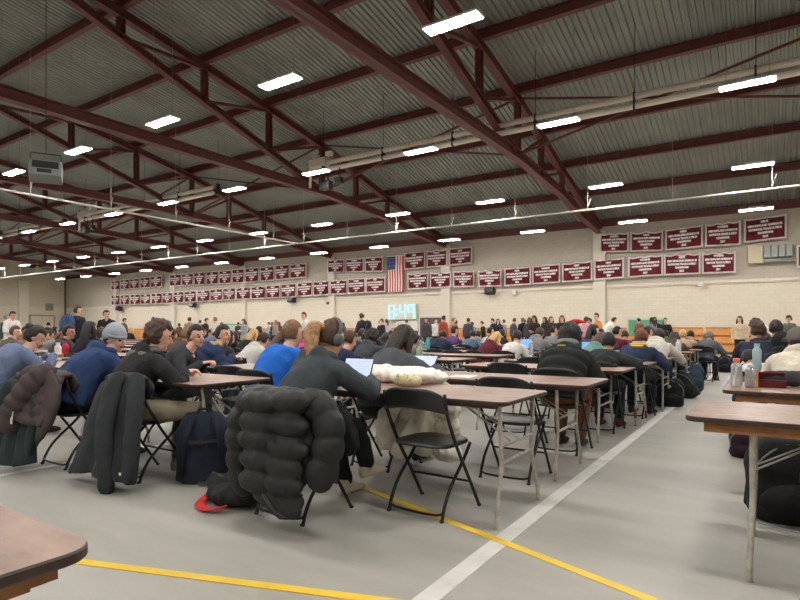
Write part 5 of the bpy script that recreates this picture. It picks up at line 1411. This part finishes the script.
bottle(-.20, 4.78, (210, 220, 222), 'clear plastic bottle with a bright orange cap on the right table', r=.036, h=.20, clear=True, cap=(226, 98, 60))
bottle(-.11, 4.70, (210, 220, 222), 'clear plastic bottle with no coloured cap beside the orange capped one', r=.036, h=.16, clear=True, cap=(200, 205, 205))
bottle(x_at(757, 6.75), 6.72, (158, 184, 196), 'tall light blue steel bottle on the right middle table', r=.040, h=.27, cap=(168, 188, 196))
bottle(x_at(58, 3.75), 3.75, (226, 222, 216), 'white bottle with a red mark at the far left', r=.042, h=.24, cap=(232, 228, 222))
bottle(x_at(75, 4.7), 4.55, (206, 44, 62), 'red bottle standing on a far left table', r=.045, h=.22, cap=(196, 40, 56))
# pencil cases, phone, orange marker, rolled dark bag
t = empty('pencil_case', (-.02, 4.83, .742), R(5)); tag(t, 'open maroon and black pencil case on the right table', 'pencil case')
bm = bmesh.new(); rounded_plate(bm, .24, .13, .05, .03, .05, mi_top=1, mi_side=0); obj('case', bm, [cloth('case_maroon', (96, 38, 44)), cloth('case_dark', (44, 34, 36))], t)
bm = bmesh.new(); box(bm, (0, .05, .075), (.23, .02, .06), Matrix.Rotation(R(20), 3, 'X'), bev=.006); obj('flap', bm, cloth('case_maroon', (96, 38, 44)), t)
t = empty('marker_pen', (-.075, 4.70, .742)); tag(t, 'orange highlighter standing upright before the maroon pencil case', 'pen')
bm = bmesh.new(); tube(bm, [(0, 0, 0), (0, 0, .085)], .010, 10); obj('barrel', bm, mat('marker_orange', srgb(222, 152, 66), .4), t)
bm = bmesh.new(); tube(bm, [(0, 0, .085), (0, 0, .12)], .011, 10); obj('cap', bm, mat('marker_cap', srgb(214, 140, 54), .4), t)
t = empty('rolled_jacket', (.14, 4.93, .742), R(4)); tag(t, 'rolled dark grey garment with a maroon end on the right table', 'jacket')
bm = bmesh.new(); limb(bm, [(-.16, 0, .055), (0, 0, .057), (.16, 0, .055)], [.05, .055, .052], 14); link('roll', fuse(bm, .01, 1, .006, 16), cloth('roll_grey', (66, 66, 70)), t)
bm = bmesh.new(); limb(bm, [(.19, 0, .055), (.30, 0, .055)], [.056, .05], 14); link('end_bundle', fuse(bm, .01, 1, .006, 16), cloth('roll_maroon', (92, 44, 62)), t)
t = empty('pencil_pouch', (-2.19, 3.42, .742), R(-6)); tag(t, 'cream pencil pouch with small green and yellow pattern on the first table', 'pencil case')
bm = bmesh.new(); limb(bm, [(-.09, 0, .042), (0, 0, .045), (.09, 0, .042)], [.036, .043, .036], 14); link('pouch', fuse(bm, .008, 1, .003, 20), cloth('pouch_cream', (216, 206, 170)), t)
bm = bmesh.new(); rp = random.Random(4)
for i in range(16):
    a = rp.uniform(.2, 1.7); x = rp.uniform(-.09, .09); rr0 = .0425; ell(bm, (x, -rr0*math.sin(a), .045+rr0*math.cos(a)), (.006, .004, .006), sub=1)
obj('printed_spots', bm, mat('spot_green', srgb(150, 160, 80), .7), t)
t = empty('phone', (-6.83, 3.12, .80), R(-10)); tag(t, 'black phone held by the woman in dusty blue', 'phone')
bm = bmesh.new(); box(bm, (0, 0, .01), (.07, .14, .008), Matrix.Rotation(R(25), 3, 'X'), bev=.003); obj('body', bm, M_black, t)
bm = bmesh.new(); box(bm, (0, -.002, .0155), (.062, .13, .001), Matrix.Rotation(R(25), 3, 'X')); obj('screen', bm, M_scr, t)
t = empty('paper_sheets', (-2.25, 4.4, .742), R(10)); tag(t, 'white sheet of paper beside the second laptop', 'paper')
bm = bmesh.new(); box(bm, (0, 0, .002), (.21, .29, .003)); obj('sheet', bm, M_white, t)
# wood block beneath the near table corner
tb = [o for o in bpy.data.objects if o.get('label', '').startswith('worn brown tabletop corner')][0]
bm = bmesh.new(); box(bm, (TW/2-.10, TD/2-.135, .690), (.05, .09, .052)); o = obj('corner_block', bm, M_wood, tb)

# ------------------------------------------------------------------ camera, world, view
cam = bpy.data.cameras.new('camera'); co = bpy.data.objects.new('camera', cam); COL.objects.link(co)
co.location = (0, 0, CAMH); co.rotation_euler = (R(90), 0, YAW)
cam.sensor_width = 36; cam.lens = FPX/800*36; cam.shift_y = (HOR-300)/800; cam.clip_start = .05; cam.clip_end = 300
scn.camera = co
w = bpy.data.worlds.new('world'); scn.world = w; w.use_nodes = True
w.node_tree.nodes['Background'].inputs[0].default_value = (.9, .95, 1, 1); w.node_tree.nodes['Background'].inputs[1].default_value = .15
vs = scn.view_settings
scn.display_settings.display_device = 'sRGB'
vs.view_transform = 'Standard'; vs.look = 'None'; vs.exposure = 0.0; vs.gamma = 1.0; vs.use_curve_mapping = False
